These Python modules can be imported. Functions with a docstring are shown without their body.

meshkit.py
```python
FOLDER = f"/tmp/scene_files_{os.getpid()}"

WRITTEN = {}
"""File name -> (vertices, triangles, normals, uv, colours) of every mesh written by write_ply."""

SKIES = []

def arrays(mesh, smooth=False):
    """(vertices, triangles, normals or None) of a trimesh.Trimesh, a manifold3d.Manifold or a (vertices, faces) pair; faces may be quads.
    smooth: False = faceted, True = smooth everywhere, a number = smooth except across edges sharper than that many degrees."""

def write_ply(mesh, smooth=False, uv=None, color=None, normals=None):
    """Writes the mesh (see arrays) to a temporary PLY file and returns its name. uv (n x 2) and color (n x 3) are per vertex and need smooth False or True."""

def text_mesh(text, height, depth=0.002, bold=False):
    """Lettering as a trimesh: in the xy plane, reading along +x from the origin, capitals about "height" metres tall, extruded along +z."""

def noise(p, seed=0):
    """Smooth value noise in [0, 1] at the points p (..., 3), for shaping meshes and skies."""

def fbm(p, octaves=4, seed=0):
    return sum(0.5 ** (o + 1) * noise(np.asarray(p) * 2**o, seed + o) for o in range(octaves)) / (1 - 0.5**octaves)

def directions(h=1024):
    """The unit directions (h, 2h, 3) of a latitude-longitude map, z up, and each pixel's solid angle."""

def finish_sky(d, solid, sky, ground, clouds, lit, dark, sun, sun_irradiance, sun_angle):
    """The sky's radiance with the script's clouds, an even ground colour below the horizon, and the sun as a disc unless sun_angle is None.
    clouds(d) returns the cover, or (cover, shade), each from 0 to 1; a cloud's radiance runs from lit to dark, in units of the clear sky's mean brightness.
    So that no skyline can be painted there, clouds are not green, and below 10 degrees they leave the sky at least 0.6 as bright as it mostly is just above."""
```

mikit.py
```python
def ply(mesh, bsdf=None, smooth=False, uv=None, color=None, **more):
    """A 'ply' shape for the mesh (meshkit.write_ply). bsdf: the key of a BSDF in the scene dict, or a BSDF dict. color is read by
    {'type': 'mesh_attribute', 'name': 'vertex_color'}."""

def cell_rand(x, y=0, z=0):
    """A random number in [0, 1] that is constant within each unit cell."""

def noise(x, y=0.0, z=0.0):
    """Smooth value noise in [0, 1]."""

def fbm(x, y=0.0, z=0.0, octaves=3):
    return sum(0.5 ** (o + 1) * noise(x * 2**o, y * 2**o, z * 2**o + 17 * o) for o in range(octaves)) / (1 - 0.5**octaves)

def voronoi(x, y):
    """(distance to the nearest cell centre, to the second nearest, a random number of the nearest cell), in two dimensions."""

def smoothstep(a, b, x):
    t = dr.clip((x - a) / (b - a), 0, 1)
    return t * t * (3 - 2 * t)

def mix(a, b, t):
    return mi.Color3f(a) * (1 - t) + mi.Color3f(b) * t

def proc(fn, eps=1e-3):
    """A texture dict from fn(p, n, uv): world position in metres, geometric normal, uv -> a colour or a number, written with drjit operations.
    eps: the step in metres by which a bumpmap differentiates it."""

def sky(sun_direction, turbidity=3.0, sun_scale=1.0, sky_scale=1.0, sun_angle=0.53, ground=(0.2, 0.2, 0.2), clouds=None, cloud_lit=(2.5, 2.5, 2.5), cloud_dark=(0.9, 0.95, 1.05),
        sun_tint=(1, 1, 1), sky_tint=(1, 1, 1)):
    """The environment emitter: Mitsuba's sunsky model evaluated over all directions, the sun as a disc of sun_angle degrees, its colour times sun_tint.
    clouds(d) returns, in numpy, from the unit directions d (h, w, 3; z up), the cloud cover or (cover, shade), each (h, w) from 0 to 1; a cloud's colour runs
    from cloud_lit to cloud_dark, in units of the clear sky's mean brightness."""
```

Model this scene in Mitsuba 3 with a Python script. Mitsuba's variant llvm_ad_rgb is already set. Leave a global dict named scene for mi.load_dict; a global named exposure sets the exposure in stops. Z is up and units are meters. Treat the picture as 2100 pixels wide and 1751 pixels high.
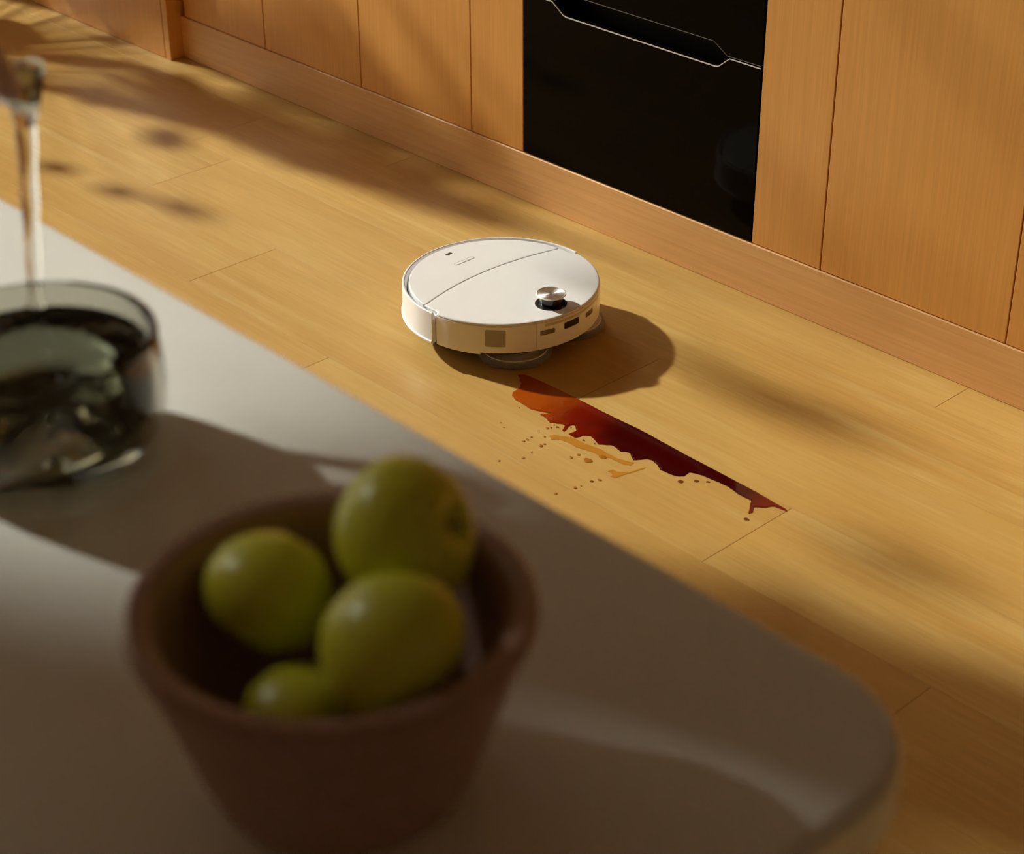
import math, random
import numpy as np, trimesh, shapely, mitsuba as mi, drjit as dr, mikit, meshkit
from shapely.geometry import Polygon
from manifold3d import Manifold, CrossSection
T = mi.ScalarTransform4f
PI = math.pi
rng = np.random.default_rng(7)
scene, labels = {}, {}

# ------------------------------------------------------------------ camera, sky, sun, exposure
EYE = (2.2321, -2.0949, 1.6067)
FWD = (-0.62416907, 0.59222043, -0.50959585)
UP = (-0.36660251, 0.35398482, 0.86040534)
scene['camera'] = {
    'type': 'thinlens',
    'to_world': T().look_at(origin=EYE, target=[EYE[i] + FWD[i] for i in range(3)], up=UP),
    'fov': 2 * math.degrees(math.atan(1050 / 3912.98)), 'fov_axis': 'x',
    'aperture_radius': 0.0058, 'focus_distance': 3.36, 'near_clip': 0.02, 'far_clip': 200.0}
SUN_AZ, SUN_EL = math.radians(15.0), math.radians(32.5)
L = np.array([math.cos(SUN_EL) * math.cos(SUN_AZ), math.cos(SUN_EL) * math.sin(SUN_AZ), -math.sin(SUN_EL)])   # the way the sunlight travels
scene['sky'] = mikit.sky((-L).tolist(), turbidity=4.0, sun_scale=1.0, sky_scale=1.25, sun_angle=1.8, ground=(0.16, 0.13, 0.10), sun_tint=(0.95, 1.20, 1.52), sky_tint=(1.0, 0.84, 0.64))
exposure = 1.72

# ------------------------------------------------------------------ helpers
fbm, noise, smoothstep, mix = mikit.fbm, mikit.noise, mikit.smoothstep, mikit.mix


def key_for(base):
    if not any(k == base or k.startswith(base + '__') for k in list(scene) + list(labels)):
        return base
    n = 1
    while any(k == f'{base}_{n:03d}' or k.startswith(f'{base}_{n:03d}__') for k in list(scene) + list(labels)):
        n += 1
    return f'{base}_{n:03d}'


def thing(name, label, cat, group=None):
    k = key_for(name)
    labels[k] = {'label': label, 'category': cat}
    if group:
        labels[k]['group'] = group
    return k


def obj(name, mesh, mat, parent=None, smooth=False, label=None, kind=None, to_world=None, **kw):
    k = key_for((parent + '__' if parent else '') + name)
    d = mesh if isinstance(mesh, dict) else mikit.ply(mesh, mat, smooth=smooth, **kw)
    if to_world is not None:
        d = {**d, 'to_world': to_world}
    scene[k] = d
    e = {}
    if label:
        e['label'] = label
    if kind:
        e['kind'] = kind
    if e:
        labels[k] = e
    return k


def single(name, mesh, mat, label, cat, group=None, smooth=False, **kw):
    k = obj(name, mesh, mat, None, smooth, **kw)
    labels[k] = {**labels.get(k, {}), 'label': label, 'category': cat}
    if group:
        labels[k]['group'] = group
    return k


def struct(name, mesh, mat, smooth=False, label=None):
    k = obj(name, mesh, mat, None, smooth)
    labels[k] = {'kind': 'structure'}
    if label:
        labels[k]['label'] = label
    return k


def cat_mesh(*ms):
    return trimesh.util.concatenate(list(ms))


def cbox(x0, x1, y0, y1, z0, z1, c=0.001):
    """A box with chamfered edges."""
    p = []
    for x, sx in ((x0, 1), (x1, -1)):
        for y, sy in ((y0, 1), (y1, -1)):
            for z, sz in ((z0, 1), (z1, -1)):
                p += [(x + sx * c, y + sy * c, z), (x + sx * c, y, z + sz * c), (x, y + sy * c, z + sz * c)]
    return trimesh.convex.convex_hull(np.array(p))


def box(x0, x1, y0, y1, z0, z1):
    return trimesh.creation.box(bounds=[(x0, y0, z0), (x1, y1, z1)])


def revolve(prof, n=96):
    """Lathe of a closed or axis-to-axis profile of (r, z)."""
    m = trimesh.creation.revolve(np.array(prof, float), sections=n)
    m.fix_normals()
    return m


def sector(prof, a0, a1, n=64):
    """A closed (r, z) profile swept about z from a0 to a1 (degrees), with end caps."""
    prof = np.array(prof, float)
    if Polygon(prof).exterior.is_ccw is False:
        prof = prof[::-1]
    k = len(prof)
    A = np.radians(np.linspace(a0, a1, n + 1))
    v = np.array([[r * math.cos(a), r * math.sin(a), z] for a in A for r, z in prof])
    f = []
    for i in range(n):
        for j in range(k):
            a, b, c, d = i * k + j, i * k + (j + 1) % k, (i + 1) * k + (j + 1) % k, (i + 1) * k + j
            f += [[a, d, c], [a, c, b]]
    _, tri = trimesh.creation.triangulate_polygon(Polygon(prof), engine='earcut')
    pv, _ = trimesh.creation.triangulate_polygon(Polygon(prof), engine='earcut')
    idx = [int(np.argmin(((prof - q) ** 2).sum(1))) for q in pv]
    for t in tri:
        t = [idx[q] for q in t]
        f.append(t)
        f.append([n * k + q for q in t[::-1]])
    m = trimesh.Trimesh(v, np.array(f), process=False)
    m.fix_normals()
    return m


def inset(pts, d):
    """Each point of a closed ccw outline moved inwards by d along its mean normal."""
    p = np.asarray(pts, float)
    t = np.roll(p, -1, 0) - p
    t /= np.linalg.norm(t, axis=1, keepdims=True) + 1e-12
    n0 = np.stack([-t[:, 1], t[:, 0]], 1)
    n = n0 + np.roll(n0, 1, 0)
    l = np.linalg.norm(n, axis=1, keepdims=True)
    n = n / l
    c = np.clip((n * n0).sum(1, keepdims=True), 0.35, 1)
    return p + n * d / c


def plate(pts, levels):
    """Outline (ccw) lofted through levels of (inset, z), capped at both ends."""
    p = np.asarray(pts, float)
    k = len(p)
    rings = [np.c_[inset(p, d), np.full(k, z)] for d, z in levels]
    v = np.vstack(rings)
    f = []
    for i in range(len(levels) - 1):
        for j in range(k):
            a, b, c, d = i * k + j, i * k + (j + 1) % k, (i + 1) * k + (j + 1) % k, (i + 1) * k + j
            f += [[a, b, c], [a, c, d]]
    for ring, base, flip in ((rings[0], 0, True), (rings[-1], (len(levels) - 1) * k, False)):
        poly = Polygon(ring[:, :2])
        pv, tri = trimesh.creation.triangulate_polygon(poly, engine='earcut')
        idx = [int(np.argmin(((ring[:, :2] - q) ** 2).sum(1))) for q in pv]
        for t in tri:
            t = [idx[q] for q in t]
            a = ring[t, :2]
            ccw = np.cross(a[1] - a[0], a[2] - a[0]) > 0
            t = [base + q for q in t]
            f.append(t if ccw != flip else t[::-1])
    return trimesh.Trimesh(v, np.array(f), process=False)


def rrect(x0, x1, y0, y1, r, n=8):
    out = []
    for cx, cy, a in ((x1 - r, y1 - r, 0), (x0 + r, y1 - r, 90), (x0 + r, y0 + r, 180), (x1 - r, y0 + r, 270)):
        for i in range(n + 1):
            t = math.radians(a + 90 * i / n)
            out.append((cx + r * math.cos(t), cy + r * math.sin(t)))
    return np.array(out)


def chain_body(bones, edge=0.004, smooth_n=12):
    """One continuous body: the hulls of spheres at joint pairs, united, refined and smoothed. bones: [((p, r), (q, s)), ...]"""
    def ball(p, r):
        return Manifold.sphere(float(r), 20).translate([float(x) for x in p])
    m = None
    for (p, r), (q, s) in bones:
        b = Manifold.batch_hull([ball(p, r), ball(q, s)])
        m = b if m is None else m + b
    m = m.refine_to_length(edge)
    g = m.to_mesh()
    t = trimesh.Trimesh(g.vert_properties[:, :3], g.tri_verts, process=True)
    trimesh.smoothing.filter_taubin(t, iterations=smooth_n)
    return t


def tube_mesh(pts, radii, n=16):
    """A closed tube along a polyline."""
    p = np.asarray(pts, float)
    r = np.broadcast_to(radii, (len(p),))
    t = np.gradient(p, axis=0)
    t /= np.linalg.norm(t, axis=1, keepdims=True)
    ref = np.array([0, 0, 1.0]) if abs(t[0, 2]) < 0.9 else np.array([1.0, 0, 0])
    v = []
    for i in range(len(p)):
        a = np.cross(t[i], ref); a /= np.linalg.norm(a)
        b = np.cross(t[i], a)
        for j in range(n):
            w = 2 * PI * j / n
            v.append(p[i] + r[i] * (math.cos(w) * a + math.sin(w) * b))
    f = []
    for i in range(len(p) - 1):
        for j in range(n):
            q, s = i * n + j, i * n + (j + 1) % n
            f += [[q, s, s + n], [q, s + n, q + n]]
    v += [p[0], p[-1]]
    c0, c1 = len(v) - 2, len(v) - 1
    for j in range(n):
        f.append([c0, (j + 1) % n, j])
        f.append([c1, (len(p) - 1) * n + j, (len(p) - 1) * n + (j + 1) % n])
    m = trimesh.Trimesh(np.array(v), np.array(f), process=False)
    m.fix_normals()
    return m


# ------------------------------------------------------------------ materials
def rgb(*c):
    return {'type': 'rgb', 'value': list(c)}


def two(d):
    return {'type': 'twosided', 'bsdf': d}


def pr(color, rough, metal=0.0, spec=0.5, **kw):
    d = {'type': 'principled', 'base_color': color if isinstance(color, dict) else rgb(*color), 'roughness': rough, 'metallic': metal, 'specular': spec}
    d.update(kw)
    return two(d)


ROWS_Y0, ROW_H = -0.0865, 0.2075
END_JOINTS = {0: (0.274, -0.985), -1: (0.741, -0.555), -2: (1.15, -0.134), 1: (1.25, -1.13), 2: (0.711, -0.72)}


def plank_joints(r):
    if r in END_JOINTS:
        b, a = END_JOINTS[r]
    else:
        h = (r * 0.381 + 0.17) % 1.0
        a, b = -0.6 + h, 0.67 + h
    step = b - a
    xs = [b]
    while xs[-1] < 5.2:
        xs.append(xs[-1] + step)
    xs = [a] + xs
    while xs[0] > -3.6:
        xs = [xs[0] - step] + xs
    return [x for x in xs]


def floor_wood(tone):
    def fn(p, n, uv):
        row = dr.floor((p.y - ROWS_Y0) / ROW_H)
        off = row * 7.31 + tone * 3.7
        g1 = fbm(p.x * 3.0 + off, p.y * 38.0, off, octaves=4)
        g2 = fbm(p.x * 14.0 + off, p.y * 260.0, 3.0 + off, octaves=3)
        big = fbm(p.x * 1.6, p.y * 7.0, 9.0 + off * 0.06, octaves=3)
        c = mix((0.55, 0.345, 0.105), (0.49, 0.28, 0.074), smoothstep(0.3, 0.72, big))
        c = mix(c, (0.61, 0.43, 0.16), smoothstep(0.5, 0.85, g1) * 0.55)
        c = c * (0.90 + 0.2 * g2)
        return c * (0.99 + 0.015 * tone)
    return fn


for q in range(3):
    scene[f'mat_floor_{q}'] = two({'type': 'principled', 'base_color': mikit.proc(floor_wood(q)), 'roughness': 0.42, 'specular': 0.45})


def front_wood(horizontal, a, b, seed):
    def fn(p, n, uv):
        u, v = (p.z, p.x + p.y * 0.7) if horizontal else (p.x + p.y * 0.7, p.z)
        fine = fbm(u * 420.0 + seed, v * 9.0, seed, octaves=3)
        mid = fbm(u * 150.0 + seed, v * 2.2, seed + 4, octaves=3)
        big = fbm(u * 5.0 + seed, v * 0.9, seed + 8, octaves=2)
        c = mix(a, b, smoothstep(0.25, 0.75, 0.5 * mid + 0.5 * big))
        return c * (0.91 + 0.18 * fine)
    return fn


scene['mat_door'] = two({'type': 'principled', 'base_color': mikit.proc(front_wood(False, (0.73, 0.36, 0.096), (0.695, 0.33, 0.085), 2.0)), 'roughness': 0.40, 'specular': 0.45})
scene['mat_plinth'] = two({'type': 'principled', 'base_color': mikit.proc(front_wood(True, (0.78, 0.46, 0.20), (0.735, 0.405, 0.16), 5.0)), 'roughness': 0.36, 'specular': 0.5})
scene['mat_carcass'] = pr((0.05, 0.025, 0.012), 0.8)
scene['mat_black_glass'] = pr((0.003, 0.002, 0.0017), 0.05, spec=0.05)
scene['mat_black_in'] = pr((0.004, 0.0035, 0.003), 0.6, spec=0.2)
scene['mat_steel_edge'] = pr((0.72, 0.72, 0.74), 0.3, metal=0.35)
scene['mat_dark_edge'] = pr((0.16, 0.15, 0.15), 0.35, metal=0.35)
scene['mat_white'] = pr((0.79, 0.79, 0.81), 0.30, spec=0.5)
scene['mat_white_side'] = pr((0.87, 0.865, 0.90), 0.24, spec=0.5)
scene['mat_window_band'] = pr((0.52, 0.42, 0.35), 0.07, spec=0.6, clearcoat=0.5)
scene['mat_square'] = pr((0.36, 0.31, 0.245), 0.45)
scene['mat_smoked'] = pr((0.17, 0.105, 0.05), 0.12, spec=0.6)
scene['mat_grey_plastic'] = pr((0.86, 0.85, 0.83), 0.4)
scene['mat_black_plastic'] = pr((0.008, 0.007, 0.006), 0.18)
scene['mat_dark_under'] = pr((0.035, 0.03, 0.027), 0.6)
scene['mat_silver'] = two({'type': 'roughconductor', 'material': 'none', 'specular_reflectance': rgb(0.93, 0.92, 0.89), 'alpha': 0.35})
scene['mat_brushed'] = two({'type': 'roughconductor', 'material': 'none', 'specular_reflectance': rgb(0.97, 0.96, 0.93), 'alpha_u': 0.22, 'alpha_v': 0.55})
scene['mat_engraved'] = pr((0.06, 0.055, 0.05), 0.6)
scene['mat_fringe'] = pr((0.50, 0.47, 0.47), 0.9, spec=0.15)
scene['mat_seam'] = pr((0.42, 0.39, 0.35), 0.5)


def island_fn(p, n, uv):
    s = fbm(p.x * 3.0, p.y * 3.0, p.z * 3.0, octaves=3)
    return mix((0.755, 0.74, 0.705), (0.715, 0.69, 0.645), s)


scene['mat_island'] = two({'type': 'principled', 'base_color': mikit.proc(island_fn), 'roughness': 0.38, 'specular': 0.45})
scene['mat_island_base'] = pr((0.30, 0.19, 0.10), 0.55)


def bowl_fn(p, n, uv):
    s = fbm(p.x * 90.0, p.y * 90.0, p.z * 240.0, octaves=3)
    return mix((0.38, 0.235, 0.19), (0.30, 0.175, 0.14), s)


scene['mat_bowl'] = two({'type': 'principled', 'base_color': mikit.proc(bowl_fn), 'roughness': 0.42, 'specular': 0.45})


def apple_fn(p, n, uv):
    s = fbm(p.x * 40.0, p.y * 40.0, p.z * 40.0, octaves=2)
    d = smoothstep(0.78, 0.84, noise(p.x * 420.0, p.y * 420.0, p.z * 420.0))
    c = mix((0.60, 0.60, 0.035), (0.51, 0.54, 0.04), s)
    return mix(c, (0.62, 0.62, 0.25), d * 0.35)


scene['mat_apple'] = two({'type': 'principled', 'base_color': mikit.proc(apple_fn), 'roughness': 0.33, 'specular': 0.5})
scene['mat_stem'] = pr((0.10, 0.05, 0.02), 0.8)
scene['mat_glass'] = {'type': 'dielectric', 'int_ior': 1.50, 'ext_ior': 1.0, 'specular_transmittance': rgb(0.76, 0.75, 0.70)}
scene['mat_water'] = {'type': 'dielectric', 'int_ior': 1.33, 'ext_ior': 1.0, 'specular_transmittance': rgb(0.27, 0.28, 0.24)}

scene['mat_stream'] = {'type': 'dielectric', 'int_ior': 1.33, 'ext_ior': 1.0, 'specular_transmittance': rgb(0.93, 0.92, 0.90)}


def skin_fn(p, n, uv):
    s = fbm(p.x * 60.0, p.y * 60.0, p.z * 60.0, octaves=3)
    return mix((0.90, 0.66, 0.55), (0.86, 0.60, 0.48), s)


scene['mat_skin'] = two({'type': 'principled', 'base_color': mikit.proc(skin_fn), 'roughness': 0.5, 'specular': 0.4})
scene['mat_nail'] = pr((0.86, 0.62, 0.53), 0.25)
scene['mat_sleeve'] = pr((0.55, 0.50, 0.45), 0.9)


def spill_fn(p, n, uv):
    # depth of the drink: deep along the joint it ran down, thin towards its ragged rim and its near end
    deep = smoothstep(-0.205, -0.11, p.y + 0.02 * (fbm(p.x * 30.0, p.y * 30.0, octaves=3) - 0.5) * 2.0)
    along = smoothstep(0.20, 0.46, p.x) * (1.0 - 0.55 * smoothstep(0.62, 0.74, p.x))
    t = dr.clip(0.18 + 0.9 * along * (0.45 + 0.55 * deep), 0, 1)
    c = mix((0.40, 0.070, 0.003), (0.17, 0.008, 0.0008), smoothstep(0.1, 0.55, t))
    return mix(c, (0.045, 0.0012, 0.0008), smoothstep(0.5, 1.0, t))


scene['mat_spill'] = two({'type': 'principled', 'base_color': mikit.proc(spill_fn), 'roughness': 0.06, 'specular': 0.5})
scene['mat_spill_thin'] = pr((0.46, 0.19, 0.016), 0.35)
scene['mat_spill_drop'] = pr((0.36, 0.13, 0.014), 0.10)
scene['mat_spill_dark'] = pr((0.16, 0.045, 0.008), 0.10)
scene['mat_wall'] = pr((0.60, 0.53, 0.45), 0.9)
scene['mat_wall_dark'] = pr((0.66, 0.62, 0.57), 0.9)
scene['mat_ceiling'] = pr((0.60, 0.56, 0.52), 0.9)
scene['mat_ground'] = pr((0.22, 0.19, 0.15), 0.95)
scene['mat_subfloor'] = pr((0.12, 0.06, 0.02), 0.9)
scene['mat_frame'] = pr((0.06, 0.05, 0.045), 0.5)
scene['mat_leaf'] = two({'type': 'diffuse', 'reflectance': rgb(0.08, 0.12, 0.035)})
scene['mat_bark'] = pr((0.12, 0.08, 0.05), 0.9)
scene['mat_pot'] = pr((0.30, 0.17, 0.11), 0.8)

# ------------------------------------------------------------------ the room
XW, XE, YS, YN, ZC = -3.2, 4.4, -4.2, 1.06, 4.7
struct('floor', box(XW, XE, YS, YN, -0.06, -0.0205), 'mat_subfloor', label='golden oak plank floor')
plank_no = 0
for r in range(-14, 3):
    y0, y1 = ROWS_Y0 + r * ROW_H, ROWS_Y0 + (r + 1) * ROW_H
    if y1 < YS + 1.1:
        continue
    y1 = min(y1, 0.47)
    xs = plank_joints(r)
    for a, b in zip(xs, xs[1:]):
        a, b = max(a, XW), min(b, XE)
        if b - a < 0.05:
            continue
        obj('plank', cbox(a + 0.0004, b - 0.0004, y0 + 0.00015, y1 - 0.00015, -0.02, 0.0, 0.00015), f'mat_floor_{plank_no % 3}', 'floor')
        plank_no += 1
struct('wall_back', box(XW - 0.15, XE + 0.15, YN, YN + 0.15, 0, ZC), 'mat_wall')
struct('wall_right', box(XE, XE + 0.15, YS, YN, 0, ZC), 'mat_wall_dark')
struct('wall_front', box(XW - 0.15, XE + 0.15, YS - 0.15, YS, 0, ZC), 'mat_wall_dark')
struct('ceiling', box(XW - 0.15, XE + 0.15, YS - 0.15, YN + 0.15, ZC, ZC + 0.12), 'mat_ceiling')
WY0, WY1, WZ0, WZ1 = -2.90, 0.13, 0.0, 4.025
CY0, CY1, CZ0, CZ1 = -2.899, -2.835, 4.11, 4.33
struct('wall_left', cat_mesh(box(XW - 0.15, XW, WY1, YN, 0, ZC), box(XW - 0.15, XW, YS, WY0, 0, ZC), box(XW - 0.15, XW, CY1, WY1, WZ1, ZC), box(XW - 0.15, XW, WY0, CY0, WZ1, ZC), box(XW - 0.15, XW, CY0, CY1, WZ1, CZ0), box(XW - 0.15, XW, CY0, CY1, CZ1, ZC)), 'mat_wall')
struct('window_1', cat_mesh(cbox(XW - 0.11, XW - 0.04, WY0, WY1, WZ1 - 0.06, WZ1), cbox(XW - 0.11, XW - 0.04, WY0, WY0 + 0.06, 0, WZ1 - 0.06), cbox(XW - 0.11, XW - 0.04, WY1 - 0.05, WY1, 0, WZ1 - 0.06)), 'mat_frame')
struct('terrace_ground', box(-30, XW - 0.15, -25, 25, -0.12, -0.02), 'mat_ground')

# ------------------------------------------------------------------ the fitted kitchen along the back wall
YF = 0.4265      # the fronts
YP = 0.4235      # the plinth, a hair proud of the fronts
ZP = 0.1045
FT = 0.02
struct('baseboard_back', cat_mesh(cbox(-1.589, 3.2, YP, YP + 0.018, 0.0, ZP, 0.0012)), 'mat_plinth', label='orange wood plinth board below the cabinet fronts')


def unit(x0, x1, label, z1=2.35, group=None, gl=0.0013, gr=0.0013):
    k = thing('cabinet_unit', label, 'cabinet', group)
    obj('carcass', box(x0 + 0.0005, x1 - 0.0005, YF + FT + 0.001, YN - 0.005, ZP + 0.001, z1), 'mat_carcass', k)
    obj('door', cbox(x0 + gl, x1 - gr, YF, YF + FT, ZP + 0.0015, z1, 0.0009), 'mat_door', k)
    return k


unit(-1.586, -1.252, 'wood cabinet front next to the projecting tall cabinet, at the far left', gl=0.012)
unit(-1.252, -0.904, 'second wood cabinet front from the projecting tall cabinet')
unit(-0.904, -0.544, 'wide wood cabinet front two fronts left of the black oven')
unit(-0.544, -0.388, 'narrow wood cabinet front touching the left side of the black oven')
unit(0.217, 0.377, 'narrow wood cabinet front touching the right side of the black oven')
unit(0.377, 0.767, 'wide wood cabinet front right of the narrow front beside the oven')
unit(0.767, 1.157, 'wood cabinet front at the right edge of the photo')
unit(1.157, 3.2, 'wood cabinet fronts beyond the right edge of the photo')
tall = thing('tall_cabinet', 'tall orange wood cabinet projecting past the other fronts at the far left', 'cabinet')
obj('side_panel', cbox(-1.612, -1.589, 0.386, YN - 0.01, 0.0, 2.35, 0.0012), 'mat_door', tall)
obj('front', cbox(-3.1, -1.6135, 0.386, 0.406, 0.0005, 2.35, 0.0012), 'mat_door', tall)
obj('carcass', box(-3.1, -1.6135, 0.4075, YN - 0.01, 0.0005, 2.345), 'mat_carcass', tall)

# the oven column: a drawer front below and the oven door above meet along a hexagonal finger recess
oven = thing('oven', 'black glass built-in oven with a recessed grip between its two fronts', 'oven')
ox0, ox1 = -0.3865, 0.2152
zm, zl, zu = 0.4405, 0.4165, 0.4635
low = np.array([(ox0, ZP + 0.003), (ox1, ZP + 0.003), (ox1, zm - 0.0015), (0.142, zm - 0.0015), (0.137, zm - 0.003), (0.117, zl + 0.002), (0.110, zl), (-0.268, zl), (-0.275, zl + 0.002), (-0.303, zm - 0.003), (-0.308, zm - 0.0015), (ox0, zm - 0.0015)])
upp = np.array([(ox0, zm + 0.0015), (-0.306, zm + 0.0015), (-0.300, zm + 0.003), (-0.272, zu - 0.002), (-0.265, zu), (0.104, zu), (0.111, zu - 0.002), (0.136, zm + 0.003), (0.142, zm + 0.0015), (ox1, zm + 0.0015), (ox1, 1.04), (ox0, 1.04)])


def front_plate(pts, y, t, c=0.0008):
    m = plate(pts, [(c, 0), (0, c), (0, t)])
    m.apply_transform(np.array([[1, 0, 0, 0], [0, 0, 1, y], [0, 1, 0, 0], [0, 0, 0, 1.0]]))
    m.fix_normals()
    return m


obj('drawer_front', front_plate(low, YF - 0.0005, 0.02), 'mat_black_glass', oven, label='lower black glass front')
obj('door', front_plate(upp, YF - 0.0005, 0.02), 'mat_black_glass', oven, label='upper black glass door')
obj('body', box(ox0 + 0.001, ox1 - 0.001, YF + 0.045, YN - 0.01, ZP + 0.002, 1.04), 'mat_black_in', oven)


def ribbon(path, w, y, t):
    """A strip of width w hanging below / standing on a polyline in the front plane."""
    p = np.array(path)
    line = shapely.LineString(p).buffer(w / 2, cap_style='flat', join_style='mitre')
    m = trimesh.creation.extrude_polygon(line, t, engine='earcut')
    m.apply_transform(np.array([[1, 0, 0, 0], [0, 0, 1, y], [0, 1, 0, 0], [0, 0, 0, 1.0]]))
    m.fix_normals()
    return m


obj('trim_strip', ribbon([(ox1 - 0.001, zm - 0.001), (0.142, zm - 0.001), (0.117, zl + 0.0025), (0.110, zl + 0.0008), (-0.268, zl + 0.0008), (-0.275, zl + 0.0025), (-0.306, zm - 0.001), (ox0 + 0.001, zm - 0.001)], 0.0017, YF - 0.0018, 0.0022), 'mat_steel_edge', oven, label='bright metal edge of the lower front')
obj('trim_strip', ribbon([(-0.300, zm + 0.003), (-0.265, zu - 0.0005), (0.104, zu - 0.0005), (0.136, zm + 0.003), (ox1 - 0.001, zm + 0.0035)], 0.0011, YF - 0.0012, 0.01), 'mat_dark_edge', oven, label='dim metal edge of the upper door')
k = thing('cabinet_unit', 'wood cabinet front above the oven, out of view', 'cabinet')
obj('door', cbox(-0.3867, 0.2157, YF, YF + FT, 1.044, 2.35, 0.0009), 'mat_door', k)
obj('carcass', box(-0.387, 0.216, YF + FT + 0.001, YN - 0.005, 1.045, 2.35), 'mat_carcass', k)

# ------------------------------------------------------------------ the robot vacuum
rob = thing('robot_vacuum', 'round white robot vacuum cleaner with a silver sensor turret on the wooden floor', 'robot vacuum')
R = 0.175
# body shell: front side wall, open underneath above the mops
front_wall = [(0.150, 0.0435), (0.1738, 0.0435), (0.175, 0.0447), (0.175, 0.0930), (0.1742, 0.0952), (0.1725, 0.0957), (0.150, 0.0957)]
obj('side_shell', sector(front_wall, -23.25, 84.0, 72), 'mat_white_side', rob, smooth=30)
front_wall2 = [(0.150, 0.0400), (0.1738, 0.0400), (0.175, 0.0412), (0.175, 0.0930), (0.1742, 0.0952), (0.1725, 0.0957), (0.150, 0.0957)]
obj('side_shell', cat_mesh(sector(front_wall, -56.0, -23.55, 24), sector(front_wall2, -84.0, -56.0, 20)), 'mat_white_side', rob, smooth=30)
body_core = [(0.0, 0.040), (0.160, 0.040), (0.168, 0.044), (0.168, 0.0905), (0.0, 0.0905)]
obj('body_core', revolve(body_core, 128), 'mat_white_side', rob, smooth=30)
rear = [(0.1700, 0.0920), (0.1735, 0.0992), (0.1748, 0.1000), (0.1768, 0.1000), (0.1780, 0.0990), (0.1785, 0.0970), (0.1785, 0.0480), (0.1795, 0.0462), (0.1812, 0.0450), (0.1812, 0.0425), (0.1795, 0.0400), (0.1690, 0.0400)]
obj('rear_bumper', sector(rear, 86.0, 273.5, 128), 'mat_white', rob, smooth=30)
# the lid: front plate and rear cover meet along a shallow arc
arc_y = np.linspace(-0.1, 0.1, 2)
NA = 64
aF = math.radians(98.0)
rF, rB = 0.1743, 0.1665


def seam_x(y, off):
    return -0.0445 + 0.0235 * (y / 0.16) ** 2 + off


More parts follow.
